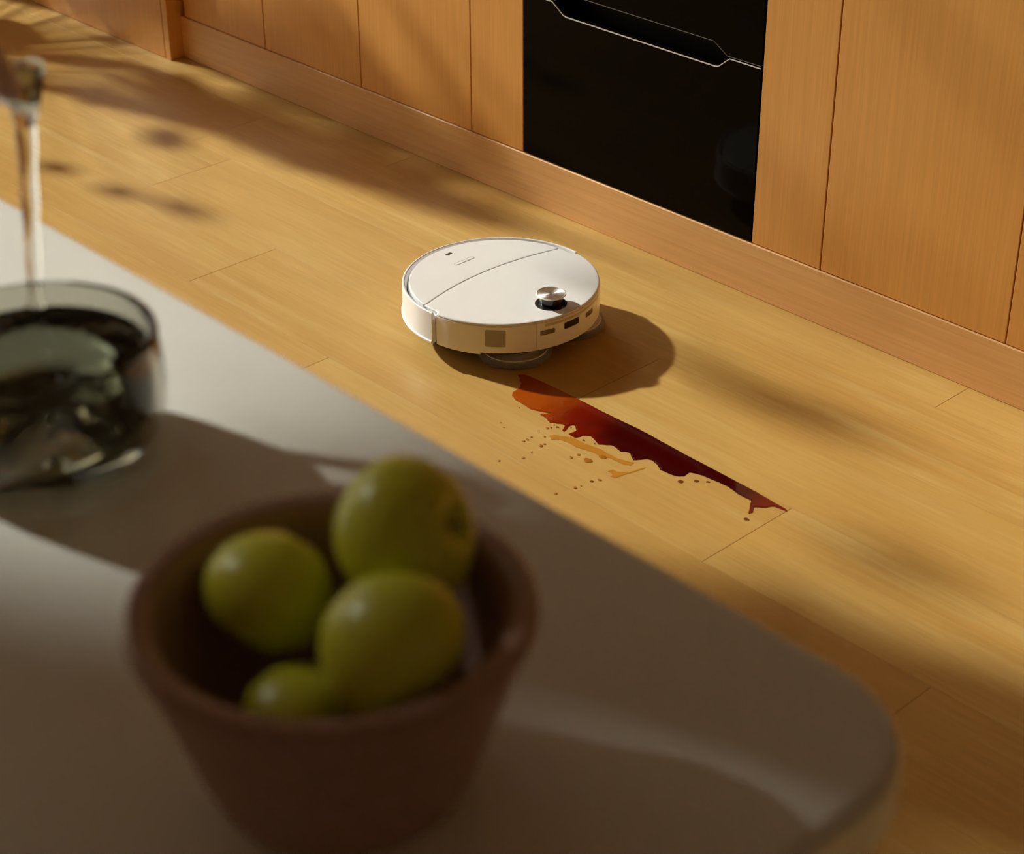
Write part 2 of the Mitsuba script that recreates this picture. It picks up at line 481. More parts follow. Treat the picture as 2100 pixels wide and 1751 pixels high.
def lid_front():
    pts = []
    for t in np.linspace(-84, 84, 121):
        pts.append((rF * math.cos(math.radians(t)), rF * math.sin(math.radians(t))))
    for t in np.linspace(84, 97.45, 10)[1:]:
        pts.append((rB * math.cos(math.radians(t)), rB * math.sin(math.radians(t))))
    ye = pts[-1][1]
    for y in np.linspace(ye, -ye, 50)[1:-1]:
        pts.append((seam_x(y, 0.0003), y))
    for t in np.linspace(-97.45, -84, 10)[:-1]:
        pts.append((rB * math.cos(math.radians(t)), rB * math.sin(math.radians(t))))
    return np.array(pts)


def lid_rear():
    pts = []
    for t in np.linspace(97.7, 262.3, 121):
        pts.append((rB * math.cos(math.radians(t)), rB * math.sin(math.radians(t))))
    ye = pts[-1][1]
    for y in np.linspace(ye, -ye, 50)[1:-1]:
        pts.append((seam_x(y, -0.0003), y))
    return np.array(pts)


lid_levels = [(0.0008, 0.0906), (0.0, 0.0960), (0.0003, 0.0975), (0.0010, 0.0988), (0.0022, 0.0996), (0.0040, 0.1000)]
lid_levels_f = [(0.0030, 0.0906), (0.0012, 0.0961), (0.0004, 0.0966), (0.0001, 0.0974), (0.0004, 0.0984), (0.0012, 0.0993), (0.0026, 0.0998), (0.0045, 0.1000)]
obj('lid', plate(lid_front(), lid_levels_f), 'mat_white', rob, smooth=35, label='front half of the white lid')
obj('rear_cover', plate(lid_rear(), [(0.0001, 0.0906), (0.0, 0.0985), (0.0006, 0.0994), (0.0018, 0.1000)]), 'mat_white', rob, smooth=35, label='rear half of the white lid')
# glossy sensor window along the top of the front wall
obj('front_window', sector([(0.1745, 0.0868), (0.17535, 0.0868), (0.17545, 0.0885), (0.1748, 0.0938), (0.1738, 0.0956), (0.1725, 0.0958), (0.1725, 0.09)], -18.5, 33.0, 48), 'mat_window_band', rob, smooth=40, label='glossy beige sensor band')


def wall_patch(a0, a1, z0, z1, r0, r1, rad, n=8):
    """A rounded rectangle on the round side wall."""
    w = math.radians(a1 - a0) * R
    o = rrect(-w / 2, w / 2, z0, z1, rad, n)
    o = np.array(o)
    # more points along the straight edges so that the patch follows the curve
    dense = []
    for p, q in zip(o, np.roll(o, -1, 0)):
        m = max(1, int(np.linalg.norm(q - p) / 0.003))
        dense += [p + (q - p) * t / m for t in range(m)]
    poly = Polygon(dense)
    pv, tri = trimesh.creation.triangulate_polygon(poly, engine='earcut')
    m = trimesh.creation.extrude_triangulation(pv, tri, r1 - r0)
    m = m.subdivide_to_size(0.004)
    v = m.vertices
    am = math.radians((a0 + a1) / 2)
    ang = am + v[:, 0] / R
    rr = r0 + v[:, 2]
    out = np.c_[rr * np.cos(ang), rr * np.sin(ang), v[:, 1]]
    m = trimesh.Trimesh(out, m.faces, process=True)
    m.fix_normals()
    return m


obj('square_panel', wall_patch(-53.0, -41.4, 0.0565, 0.0888, 0.172, 0.1754, 0.003), 'mat_square', rob, smooth=30, label='grey square sensor cover')
obj('side_sensor', wall_patch(-21.4, -12.1, 0.0715, 0.0805, 0.172, 0.1756, 0.0018), 'mat_smoked', rob, smooth=30, label='small brown sensor window')
obj('side_sensor', wall_patch(13.1, 21.6, 0.0715, 0.0805, 0.172, 0.1756, 0.0018), 'mat_smoked', rob, smooth=30, label='small brown sensor window')
obj('front_camera', wall_patch(-5.4, 6.0, 0.0715, 0.0835, 0.172, 0.1760, 0.0022), 'mat_black_plastic', rob, smooth=30, label='black camera window')
# turret
tx, ty = 0.1284, -0.0042
tur = obj('turret', revolve([(0, 0.0995), (0.0195, 0.0995), (0.0205, 0.1165), (0, 0.1165)], 64).apply_translation((tx, ty, 0)), 'mat_black_plastic', rob, smooth=30, label='black drum of the sensor turret')
obj('turret_ring', revolve([(0.0175, 0.0998), (0.0282, 0.0998), (0.0282, 0.1003), (0.0275, 0.1007), (0.0175, 0.1007), (0.0175, 0.0998)], 72).apply_translation((tx, ty, 0)), 'mat_black_plastic', rob, smooth=30, label='black ring around the turret')
obj('cap', revolve([(0, 0.1165), (0.0225, 0.1160), (0.0255, 0.1175), (0.0264, 0.1188), (0.0262, 0.1196), (0.0250, 0.1200), (0.0243, 0.1198), (0.0243, 0.1190), (0, 0.1190)], 96).apply_translation((tx, ty, 0)), 'mat_silver', tur, smooth=25, label='silver rim of the turret cap')
# the brushed top of the cap: uv runs round and outwards so that the brushing is concentric
NR, NT = 8, 128
cv, cu, cf = [], [], []
for i in range(NR + 1):
    for j in range(NT + 1):
        a, r = 2 * PI * j / NT, 0.0003 + (0.0242 - 0.0003) * i / NR
        cv.append((tx + r * math.cos(a), ty + r * math.sin(a), 0.1197 - 0.0004 * (1 - i / NR)))
        cu.append((j / NT, i / NR))
for i in range(NR):
    for j in range(NT):
        a, b = i * (NT + 1) + j, (i + 1) * (NT + 1) + j
        cf += [[a, b, b + 1], [a, b + 1, a + 1]]
obj('cap_top', trimesh.Trimesh(np.array(cv), np.array(cf), process=False), 'mat_brushed', tur, smooth=True, uv=np.array(cu), label='brushed silver top of the turret cap')
txt = meshkit.text_mesh('roborock', 0.0032, 0.00015, bold=True)
txt.apply_translation((-txt.bounds[:, 0].mean(), -0.0016, 0))
txt.apply_scale([0.0285 / txt.extents[0], 1.0, 1.0])
txt.apply_transform(trimesh.transformations.rotation_matrix(PI / 2, (0, 0, 1)))
txt.apply_translation((tx, ty, 0.11962))
obj('lettering', txt, 'mat_engraved', tur)
# lid details
bt = plate(rrect(-0.0034, 0.0034, -0.0072, 0.0072, 0.003), [(0, 0.0985), (0, 0.1001), (0.0004, 0.1003)]).apply_translation((-0.1435, 0.0016, 0))
obj('button', bt, 'mat_black_plastic', rob, smooth=30, label='small black lens')
slot = rrect(-0.0045, 0.0045, -0.0235, 0.0235, 0.0042)
so = Polygon(slot).difference(Polygon(inset(slot, 0.0009)))
sm = trimesh.creation.extrude_polygon(so, 0.0008, engine='earcut').apply_translation((-0.1020, 0.0022, 0.0995))
sl = obj('button_bar', sm, 'mat_seam', rob, label='grey outline of the button bar')
obj('button_cap', plate(inset(slot, 0.0012), [(0, 0.0995), (0, 0.1003), (0.0006, 0.1006)]).apply_translation((-0.1020, 0.0022, 0)), 'mat_white', sl, smooth=30)
# undercarriage
obj('chassis', revolve([(0, 0.026), (0.145, 0.026), (0.152, 0.031), (0.152, 0.0405), (0, 0.0405)], 96), 'mat_dark_under', rob, smooth=30)


def wheel(x, y):
    m = revolve([(0, -0.010), (0.030, -0.010), (0.0335, -0.007), (0.0335, 0.007), (0.030, 0.010), (0, 0.010)], 40)
    m.apply_transform(trimesh.transformations.rotation_matrix(PI / 2, (1, 0, 0)))
    return m.apply_translation((x, y, 0.0335))


for y in (-0.118, 0.118):
    obj('wheel', wheel(-0.035, y), 'mat_black_in', rob, smooth=30)
cw = revolve([(0, -0.008), (0.012, -0.008), (0.014, 0), (0.012, 0.008), (0, 0.008)], 32)
cw.apply_transform(trimesh.transformations.rotation_matrix(PI / 2, (1, 0, 0)))
obj('caster', cw.apply_translation((-0.12, 0.0, 0.014)), 'mat_black_in', rob, smooth=30)


def mop(cx, cy, phase):
    k = obj('mop_pad', revolve([(0, 0.002), (0.0575, 0.002), (0.0605, 0.006), (0.0600, 0.0115), (0, 0.0115)], 72).apply_translation((cx, cy, 0)), 'mat_fringe', rob, smooth=30, label='round mop pad with a grey fringe')
    # white carrier plate with an outer rim, a spoked middle and a hub
    rim = revolve([(0.0495, 0.0118), (0.0580, 0.0118), (0.0590, 0.0130), (0.0585, 0.0142), (0.0560, 0.0146), (0.0495, 0.0140), (0.0495, 0.0118)], 72)
    cone = revolve([(0.034, 0.0120), (0.0500, 0.0120), (0.0500, 0.0134), (0.0360, 0.0180), (0.034, 0.0180), (0.034, 0.0120)], 72)
    hub = revolve([(0, 0.0118), (0.022, 0.0118), (0.022, 0.0230), (0.012, 0.0420), (0, 0.0420)], 48)
    sp = [box(0.020, 0.036, -0.0022, 0.0022, 0.0150, 0.0185).apply_transform(trimesh.transformations.rotation_matrix(phase + q * PI / 4, (0, 0, 1))) for q in range(8)]
    obj('mop_plate', cat_mesh(rim, cone, hub, *sp).apply_translation((cx, cy, 0)), 'mat_grey_plastic', rob, smooth=30, label='pale plastic carrier of a mop pad')
    v, f = [], []
    g = np.random.default_rng(int(phase * 100) + 3)
    for q in range(2600):
        a = g.uniform(0, 2 * PI)
        z = g.uniform(0.0025, 0.0115)
        r0 = 0.0585
        ln = g.uniform(0.004, 0.0085)
        d = np.array([math.cos(a + g.normal(0, 0.25)), math.sin(a + g.normal(0, 0.25)), g.normal(-0.25, 0.3)])
        d /= np.linalg.norm(d)
        o = np.array([cx + r0 * math.cos(a), cy + r0 * math.sin(a), z])
        e = o + d * ln
        e[2] = max(e[2], 0.0006)
        s = np.cross(d, (0, 0, 1)); s /= np.linalg.norm(s)
        u = np.cross(d, s)
        w = g.uniform(0.0005, 0.0009)
        b = len(v)
        v += [o + s * w, o - 0.5 * s * w + 0.87 * u * w, o - 0.5 * s * w - 0.87 * u * w, e + s * w * 0.8, e - 0.4 * s * w + 0.7 * u * w, e - 0.4 * s * w - 0.7 * u * w]
        f += [[b, b + 1, b + 4], [b, b + 4, b + 3], [b + 1, b + 2, b + 5], [b + 1, b + 5, b + 4], [b + 2, b, b + 3], [b + 2, b + 3, b + 5], [b + 3, b + 4, b + 5]]
    v = np.array(v)
    v[:, 2] = np.maximum(v[:, 2], 0.0003)
    obj('fringe', trimesh.Trimesh(v, np.array(f), process=False), 'mat_fringe', k, kind='stuff', label='grey microfibre fringe of the mop pad')


mop(0.0810, -0.0470, 0.3)
mop(0.0720, 0.0970, 1.9)

# ------------------------------------------------------------------ the spilled drink
MAIN= [(0.1434, -0.0971), (0.1512, -0.089), (0.1912, -0.0848), (0.2724, -0.0834), (0.3309, -0.0844), (0.4181, -0.0823), (0.5303, -0.0876), (0.6007, -0.0892), (0.669, -0.0908), (0.7383, -0.0959), (0.7435, -0.1003), (0.7185, -0.1032), (0.7128, -0.1157), (0.6991, -0.1266), (0.7078, -0.1407), (0.7049, -0.1469), (0.6958, -0.1334), (0.6837, -0.116), (0.6575, -0.1163), (0.633, -0.111), (0.6045, -0.1131), (0.5824, -0.1151), (0.5617, -0.1227), (0.5644, -0.1373), (0.5579, -0.1454), (0.5503, -0.1484), (0.5245, -0.1507), (0.5118, -0.1426), (0.496, -0.139), (0.4882, -0.142), (0.4809, -0.1532), (0.4752, -0.1605), (0.4659, -0.1544), (0.4581, -0.148), (0.4501, -0.1491), (0.4437, -0.1557), (0.4205, -0.1505), (0.4022, -0.1658), (0.3846, -0.1582), (0.374, -0.1558), (0.3659, -0.1627), (0.3621, -0.1778), (0.3527, -0.1778), (0.3455, -0.1763), (0.3465, -0.1678), (0.3467, -0.16), (0.3345, -0.15), (0.3298, -0.151), (0.3278, -0.1584), (0.3335, -0.1699), (0.3348, -0.1769), (0.3304, -0.1769), (0.3224, -0.1625), (0.3158, -0.1617), (0.2971, -0.1735), (0.281, -0.1671), (0.2684, -0.1662), (0.2686, -0.1606), (0.2781, -0.1547), (0.278, -0.1508), (0.2651, -0.1572), (0.2457, -0.1649), (0.2244, -0.1633), (0.2029, -0.1617), (0.189, -0.1561), (0.1819, -0.1474), (0.1784, -0.1267), (0.1726, -0.1205), (0.1689, -0.1145), (0.1589, -0.11), (0.1541, -0.1026), (0.1472, -0.1015)]
SMEAR= [(0.327, -0.2029), (0.3307, -0.1954), (0.3436, -0.1894), (0.3566, -0.1798), (0.3785, -0.1793), (0.3985, -0.177), (0.4165, -0.1729), (0.4326, -0.1745), (0.4539, -0.174), (0.4681, -0.1701), (0.4806, -0.1643), (0.4846, -0.1743), (0.4748, -0.1809), (0.4608, -0.1812), (0.4413, -0.1835), (0.4412, -0.1872), (0.434, -0.1947), (0.4252, -0.1894), (0.4109, -0.1897), (0.3964, -0.1938), (0.3819, -0.1978), (0.3656, -0.1964), (0.3528, -0.1986), (0.3436, -0.2044), (0.3381, -0.2101)]
SMEAR2= [(0.4704, -0.2137), (0.4717, -0.2039), (0.4794, -0.2045), (0.4954, -0.1914), (0.5033, -0.162), (0.5056, -0.1646), (0.4987, -0.1949), (0.4949, -0.2058), (0.4934, -0.2192), (0.4839, -0.2222), (0.4825, -0.2152)]
DROPS= [(0.4254, -0.2128, 0.0073), (0.4341, -0.1873, 0.0068), (0.2413, -0.232, 0.0016), (0.3104, -0.2454, 0.0024), (0.3113, -0.2378, 0.0027), (0.31, -0.228, 0.0024), (0.3396, -0.2358, 0.0037), (0.3406, -0.2275, 0.0026), (0.3476, -0.282, 0.0034), (0.3452, -0.2614, 0.0021), (0.324, -0.2112, 0.0021), (0.3075, -0.1893, 0.003), (0.3103, -0.1827, 0.0021), (0.317, -0.1742, 0.0024), (0.376, -0.173, 0.0024), (0.3968, -0.1677, 0.0019), (0.3996, -0.2267, 0.0034), (0.4026, -0.2113, 0.0029), (0.4734, -0.2538, 0.0028), (0.4793, -0.2415, 0.0028), (0.4681, -0.2855, 0.0031), (0.4713, -0.2753, 0.0015), (0.5712, -0.1525, 0.0044), (0.5874, -0.1343, 0.0038), (0.6014, -0.1232, 0.0028), (0.7124, -0.1606, 0.0037), (0.333, -0.1591, 0.0016), (0.3269, -0.3164, 0.0023), (0.4599, -0.3197, 0.003), (0.3038, -0.2045, 0.0016), (0.3084, -0.1732, 0.0013), (0.2267, -0.175, 0.0014), (0.2562, -0.2387, 0.0011)]



def puddle(outline, h, edge):
    p = Polygon(outline).buffer(0)
    p = p.buffer(0.0012).buffer(-0.0012)
    if p.geom_type != 'Polygon':
        p = max(p.geoms, key=lambda g: g.area)
    q = np.array(p.exterior.coords)[:-1]
    for _ in range(2):
        n = np.roll(q, -1, 0)
        q = np.stack([0.75 * q + 0.25 * n, 0.25 * q + 0.75 * n], 1).reshape(-1, 2)
    q = q + 0.0011 * np.stack([meshkit.noise(np.c_[q * 260.0, 0 * q[:, :1]], 3) - 0.5, meshkit.noise(np.c_[q * 260.0, 0 * q[:, :1]], 9) - 0.5], 1)
    p = Polygon(q).buffer(0)
    if p.geom_type != 'Polygon':
        p = max(p.geoms, key=lambda g: g.area)
    p = p.simplify(0.0001).segmentize(0.006)
    pts = np.array(p.exterior.coords)[:-1]
    if not p.exterior.is_ccw:
        pts = pts[::-1]
    inner = Polygon(pts)
    out = []
    e2 = inner.buffer(-edge)
    base = trimesh.creation.extrude_polygon(inner, h * 0.45, engine='earcut')
    parts = [base]
    for g in getattr(e2, 'geoms', [e2]):
        if g.area > 1e-6:
            parts.append(trimesh.creation.extrude_polygon(Polygon(g.exterior), h, engine='earcut'))
    return cat_mesh(*parts).apply_translation((0, 0, 0.0002))


sp = thing('spill', 'dark red drink spilled along a floor joint in front of the robot', 'spill')
obj('puddle', puddle(MAIN, 0.0009, 0.0025), 'mat_spill', sp)
obj('smear', puddle(SMEAR, 0.00025, 0.0015), 'mat_spill_thin', sp, label='thin orange smear')
obj('smear', puddle(SMEAR2, 0.00025, 0.0015), 'mat_spill_thin', sp, label='thin orange smear')
for q, (x, y, r) in enumerate(DROPS):
    a = np.linspace(0, 2 * PI, 15)[:-1]
    rr = r * (1 + 0.22 * rng.standard_normal(14)) * 0.95
    rr = np.clip(0.5 * rr + 0.25 * np.roll(rr, 1) + 0.25 * np.roll(rr, -1), 0.4 * r, 1.5 * r)
    st = 1.0 + 0.35 * rng.random()
    o = np.c_[x + st * rr * np.cos(a), y + rr * np.sin(a)]
    m = plate(o, [(0, 0.0002), (0, 0.0005), (0.3 * r, 0.0009)])
    dark = q in (22, 23, 24, 25, 13, 14, 15, 18)
    obj('droplet', m, 'mat_spill_dark' if dark else 'mat_spill_drop', sp, smooth=40)

# ------------------------------------------------------------------ the island
ZT = 0.9
isl = thing('kitchen_island', 'pale grey island counter with rounded corners in the foreground', 'kitchen island')
ix0, ix1, iy0, iy1 = -1.3, 1.793, -2.45, -1.322
slab = rrect(ix0, ix1, iy0, iy1, 0.085, 14)
e = 0.010
lev = [(e * (1 - math.sin(t)), ZT - 0.048 + e * (1 - math.cos(t))) for t in np.linspace(0, PI / 2, 7)] + [(e * (1 - math.cos(t)), ZT - e + e * math.sin(t)) for t in np.linspace(0, PI / 2, 7)]
obj('countertop', plate(slab, lev), 'mat_island', isl, smooth=35)
obj('base', cbox(ix0 + 0.3, ix1 - 0.42, iy0 + 0.05, iy1 - 0.14, 0.0005, ZT - 0.0485, 0.002), 'mat_island_base', isl)

# ------------------------------------------------------------------ bowl of apples
bx, by = 1.5755, -1.6030
prof = [(0, 0.0), (0.066, 0.0), (0.0705, 0.004), (0.075, 0.014), (0.0865, 0.048), (0.0985, 0.085), (0.1040, 0.100), (0.1072, 0.106), (0.1092, 0.1115), (0.1088, 0.1165), (0.1055, 0.1195), (0.0995, 0.1195), (0.0945, 0.1165), (0.0915, 0.110), (0.0890, 0.095), (0.0800, 0.058), (0.0690, 0.024), (0.058, 0.0145), (0.0, 0.012)]
bp = np.array(prof)
single('fruit_bowl', revolve(bp, 128).apply_translation((bx, by, ZT + 0.0002)), 'mat_bowl', 'reddish brown thick-rimmed stoneware bowl holding green apples', 'bowl', smooth=40)


def apple_mesh(r):
    t = np.linspace(0, PI, 60)
    rr = np.sin(t) * (1 + 0.10 * np.cos(t)) * (1 - 0.03 * np.cos(2 * t))
    zz = np.cos(t) * 0.93
    top = np.exp(-(rr / 0.24) ** 2)
    zz = zz - np.where(t < PI / 2, 0.34, -0.11) * top * np.where(t < PI / 2, 1, np.exp(-(rr / 0.2) ** 2))
    m = revolve(np.c_[rr, zz][::-1], 64)
    v = m.vertices
    a = np.arctan2(v[:, 1], v[:, 0])
    v[:, :2] *= (1 + 0.014 * np.cos(5 * a) * np.clip(-v[:, 2:3][:, 0], 0, 1) + 0.012 * np.cos(2 * a + 1))[:, None]
    v *= r / np.abs(v[:, :2]).max()
    m.vertices = v
    return m


def axis_frame(c, ax):
    ax = np.array(ax, float); ax /= np.linalg.norm(ax)
    m = np.eye(4)
    s = np.cross((0.31, 0.9, 0.2), ax); s /= np.linalg.norm(s)
    m[:3, 0], m[:3, 1], m[:3, 2], m[:3, 3] = s, np.cross(ax, s), ax, c
    return m


CR, CU, CF = np.array([0.69, 0.724, 0]), np.array([0, 0, 1.0]), np.array([-0.724, 0.69, 0])
for c, r, ax, stem, lab in (
        ((1.5720, -1.5500, 1.0345), 0.0420, CR * 0.90 + CU * 0.42 - CF * 0.28, True, 'green apple topmost in the bowl, its dimple facing right'),
        ((1.5290, -1.6085, 1.004), 0.0365, CR * -0.5 - CF * 0.50 - CU * 0.68, True, 'green apple at the left in the bowl, below the topmost one'),
        ((1.6225, -1.6030, 1.0165), 0.0405, CR * 0.75 - CF * 0.39 - CU * 0.54, True, 'green apple nearest the front right rim of the bowl'),
        ((1.5835, -1.6370, 0.9620), 0.0340, CR * 0.6 - CF * 0.45 - CU * 0.62, True, 'green apple lowest in the bowl, half hidden behind the front rim')):
    k = thing('apple', lab, 'apple', 'green apples in the bowl')
    M4 = axis_frame(c, ax)
    obj('flesh', apple_mesh(r).apply_transform(M4), 'mat_apple', k, smooth=True)
    s = tube_mesh([(0, 0, r * 0.50), (0.001, 0, r * 0.68), (0.003, 0.001, r * 0.86)], [0.0014, 0.0012, 0.0017], 8)
    obj('stem', s.apply_transform(M4), 'mat_stem', k, smooth=40)

# ------------------------------------------------------------------ glass bowl of water being filled
gx, gy = 1.1590, -1.5330
gp = [(0, 0.0), (0.048, 0.0), (0.060, 0.002), (0.072, 0.008), (0.0815, 0.018), (0.0865, 0.031), (0.0882, 0.045), (0.0878, 0.066), (0.0862, 0.0885), (0.0852, 0.0912), (0.0825, 0.0926), (0.0798, 0.0912), (0.0790, 0.0885), (0.0804, 0.066), (0.0806, 0.045), (0.0790, 0.034), (0.0745, 0.022), (0.062, 0.0145), (0.045, 0.0118), (0, 0.0112)]
single('glass_bowl', revolve(gp, 128).apply_translation((gx, gy, ZT + 0.0003)), 'mat_glass', 'round clear glass bowl of water on the island counter', 'glass bowl', smooth=35)
wl = 0.074
wp = [(0, 0.0114), (0.045, 0.0120), (0.062, 0.0147), (0.0744, 0.0222), (0.0789, 0.0342), (0.08045, 0.045), (0.08035, 0.060), (0.0799, wl), (0.0790, wl - 0.0008)]
wm = revolve(wp + [(r, wl - 0.001) for r in (0.078, 0.070, 0.060, 0.050, 0.040, 0.030, 0.022, 0.015, 0.010, 0.005, 0.0)], 128)
v = wm.vertices
top = (v[:, 2] > wl - 0.0012) & (np.hypot(v[:, 0], v[:, 1]) < 0.0785)
sx, sy = 1.0735 - gx, -1.4850 - gy
# the stream lands near the rim; keep it inside the bowl
sx, sy = sx * 0.80, sy * 0.80
dd = np.hypot(v[:, 0] - sx, v[:, 1] - sy)
rip = 0.0016 * np.cos(dd * 420.0) * np.exp(-dd / 0.035) + 0.0007 * np.sin(v[:, 0] * 130 + 1.0) * np.cos(v[:, 1] * 110)
v[:, 2] += np.where(top, rip, 0)
wm.vertices = v
single('water', wm.apply_translation((gx, gy, ZT + 0.0003)), 'mat_water', 'water filling the glass bowl', 'water', smooth=40)

# the stream falls from the lip of the carafe
LIP = np.array([1.0570, -1.4490, 1.1215])
s1 = np.array([gx + sx + 0.004, gy + sy + 0.002, ZT + wl + 0.0010])
AXC = -CR * 0.90 + CU * 0.24 - CF * 0.10
AXC /= np.linalg.norm(AXC)
s0 = LIP + AXC * 0.010 - CU * 0.030
tt = np.linspace(0, 1, 40)
path = s0[None] * (1 - tt[:, None]) + s1[None] * tt[:, None]
rad = 0.0078 * (1 - 0.42 * tt) * (1 + 0.06 * np.sin(tt * 19)) + 0.004 * np.exp(-((1 - tt) / 0.03))
pre = np.array([LIP + AXC * 0.008 - CU * 0.0125, LIP + AXC * 0.009 - CU * 0.0175, LIP + AXC * 0.0095 - CU * 0.0225])
path = np.vstack([pre, path])
rad = np.concatenate([[0.0035, 0.0105, 0.0100], rad])
single('water_stream', tube_mesh(path, rad, 20), 'mat_stream', 'thin stream of water pouring down into the glass bowl', 'water', smooth=True)

# carafe, tilted, its mouth just inside the picture
ax = -CR * 0.90 + CU * 0.24 - CF * 0.10
ax /= np.linalg.norm(ax)
cp = [(0.0120, 0.000), (0.0150, -0.0035), (0.0185, -0.0030), (0.0212, 0.0005), (0.0218, 0.0050), (0.0205, 0.0095), (0.0170, 0.0150), (0.0150, 0.030), (0.0155, 0.060), (0.022, 0.085), (0.038, 0.115), (0.045, 0.145), (0.046, 0.21), (0.043, 0.235), (0.0, 0.236), (0.0, 0.228), (0.040, 0.226), (0.0425, 0.205), (0.0415, 0.147), (0.0345, 0.118), (0.0185, 0.088), (0.0122, 0.060), (0.0118, 0.030), (0.0122, 0.014), (0.0120, 0.000)]
m4 = axis_frame(LIP - ax * 0.002, ax)
cm = trimesh.creation.revolve(np.array(cp), sections=64)
cm.fix_normals()
single('carafe', cm.apply_transform(m4), 'mat_glass', 'clear glass carafe neck tilted by a hand above the glass bowl', 'carafe', smooth=35)
wc = revolve([(0, 0.004), (0.0110, 0.004), (0.0114, 0.014), (0.0110, 0.030), (0.0114, 0.060), (0.0176, 0.0885), (0.0335, 0.1185), (0.0400, 0.146), (0, 0.150)], 48)
single('water', wc.apply_transform(m4), 'mat_stream', 'water inside the tilted glass carafe', 'water', smooth=35)

# the hand around the neck
def P(a, s, u):
    """A point by distance along the carafe axis, across (towards the camera's left and down) and out (towards the camera)."""
    return LIP + ax * a + SD * s + OU * u


OU = -CF * 0.93 + CU * 0.15
OU -= ax * OU.dot(ax); OU /= np.linalg.norm(OU)
SD = np.cross(ax, OU)
if SD[2] > 0:
    SD = -SD        # points down
bones = []


def finger(js):
    bones.extend(zip(js, js[1:]))


wrist = P(0.120, -0.075, 0.045)
kn = [P(0.045 + 0.020 * q, -0.040, 0.022 + 0.004 * (q == 1)) for q in range(4)]
# the palm: wrist to each knuckle
for q in range(4):
    bones.append(((wrist + ax * (q - 1.5) * 0.010, 0.021), (kn[q], 0.0115)))
for q in range(3):
    bones.append(((kn[q], 0.0115), (kn[q + 1], 0.0115)))
# four fingers close over the front of the neck and round below it
lens = (1.0, 1.07, 1.0, 0.82)
for q in range(4):
    k0 = kn[q]
    base = 0.045 + 0.020 * q
    finger([(k0, 0.0108), (P(base - 0.001, -0.012, 0.030 * lens[q]), 0.0096), (P(base - 0.002, 0.014 * lens[q], 0.026), 0.0086), (P(base - 0.002, 0.027 * lens[q], 0.008), 0.0076)])
# the thumb lies along the neck towards the mouth
th = [(wrist + ax * -0.028 + SD * 0.010, 0.019), (P(0.066, -0.045, 0.004), 0.0140), (P(0.036, -0.024, 0.014), 0.0112), (P(0.0170, -0.0040, 0.0290), 0.0098)]
finger(th)
fore = wrist + ax * 0.22 - CF * 0.06 + CU * 0.0
bones.append(((wrist, 0.024), (wrist + (fore - wrist) * 0.5, 0.031)))
bones.append(((wrist + (fore - wrist) * 0.5, 0.031), (fore, 0.038)))
hand = chain_body(bones, 0.0035, 14)
per = thing('person', 'hand of a person pouring water from the carafe at the left edge', 'person')
obj('hand', hand, 'mat_skin', per, smooth=True)
n0 = P(0.0130, -0.0025, 0.0372)
nm = trimesh.creation.icosphere(3, 1.0)
nm.apply_scale([0.0062, 0.0055, 0.0016])
nf = np.eye(4); nf[:3, 0], nf[:3, 1], nf[:3, 2], nf[:3, 3] = ax, SD, OU, n0
obj('nail', nm.apply_transform(nf), 'mat_nail', per, smooth=True)
sl0 = wrist + (fore - wrist) * 0.55
obj('sleeve', tube_mesh([sl0, sl0 + (fore - wrist) * 0.3, fore, fore + (fore - wrist) * 0.25], [0.043, 0.046, 0.050, 0.055], 24), 'mat_sleeve', per, smooth=40)

# ------------------------------------------------------------------ leafy shrub outside the window (its shade falls into the room)
def leaf_mesh(w, l):
    n, m = 12, 4
    v, f = [], []
    for i in range(n + 1):
        t = i / n
        hw = 0.5 * w * (math.sin(PI * t ** 0.85) ** 0.75 if 0 < t < 1 else 0.0) + 1e-4
        for j in range(m + 1):
            s = j / m * 2 - 1
            v.append((hw * s, l * (t - 0.5), 0.10 * w * abs(s) - 0.12 * l * (t - 0.5) ** 2))
    for i in range(n):
        for j in range(m):
            a = i * (m + 1) + j
            f += [[a, a + 1, a + m + 2], [a, a + m + 2, a + m + 1]]
    return trimesh.Trimesh(np.array(v), np.array(f), process=False)


NS = np.array([-L[1], L[0], 0]) / math.hypot(L[0], L[1])      # level, across the sunlight
US = np.cross(L, NS)
US = US if US[2] > 0 else -US


def leaf_at(c, w, l, turn, tilt=0.15):
    """A leaf at c that faces the sun, turned by 'turn' degrees in its own plane."""
    a = math.radians(turn)
    yv = math.cos(a) * US + math.sin(a) * NS
    xv = np.cross(yv, -L)
    zv = np.cross(xv, yv)
    m = np.eye(4); m[:3, 0], m[:3, 1], m[:3, 2], m[:3, 3] = xv, yv, zv, c
    return leaf_mesh(w, l).apply_transform(m)


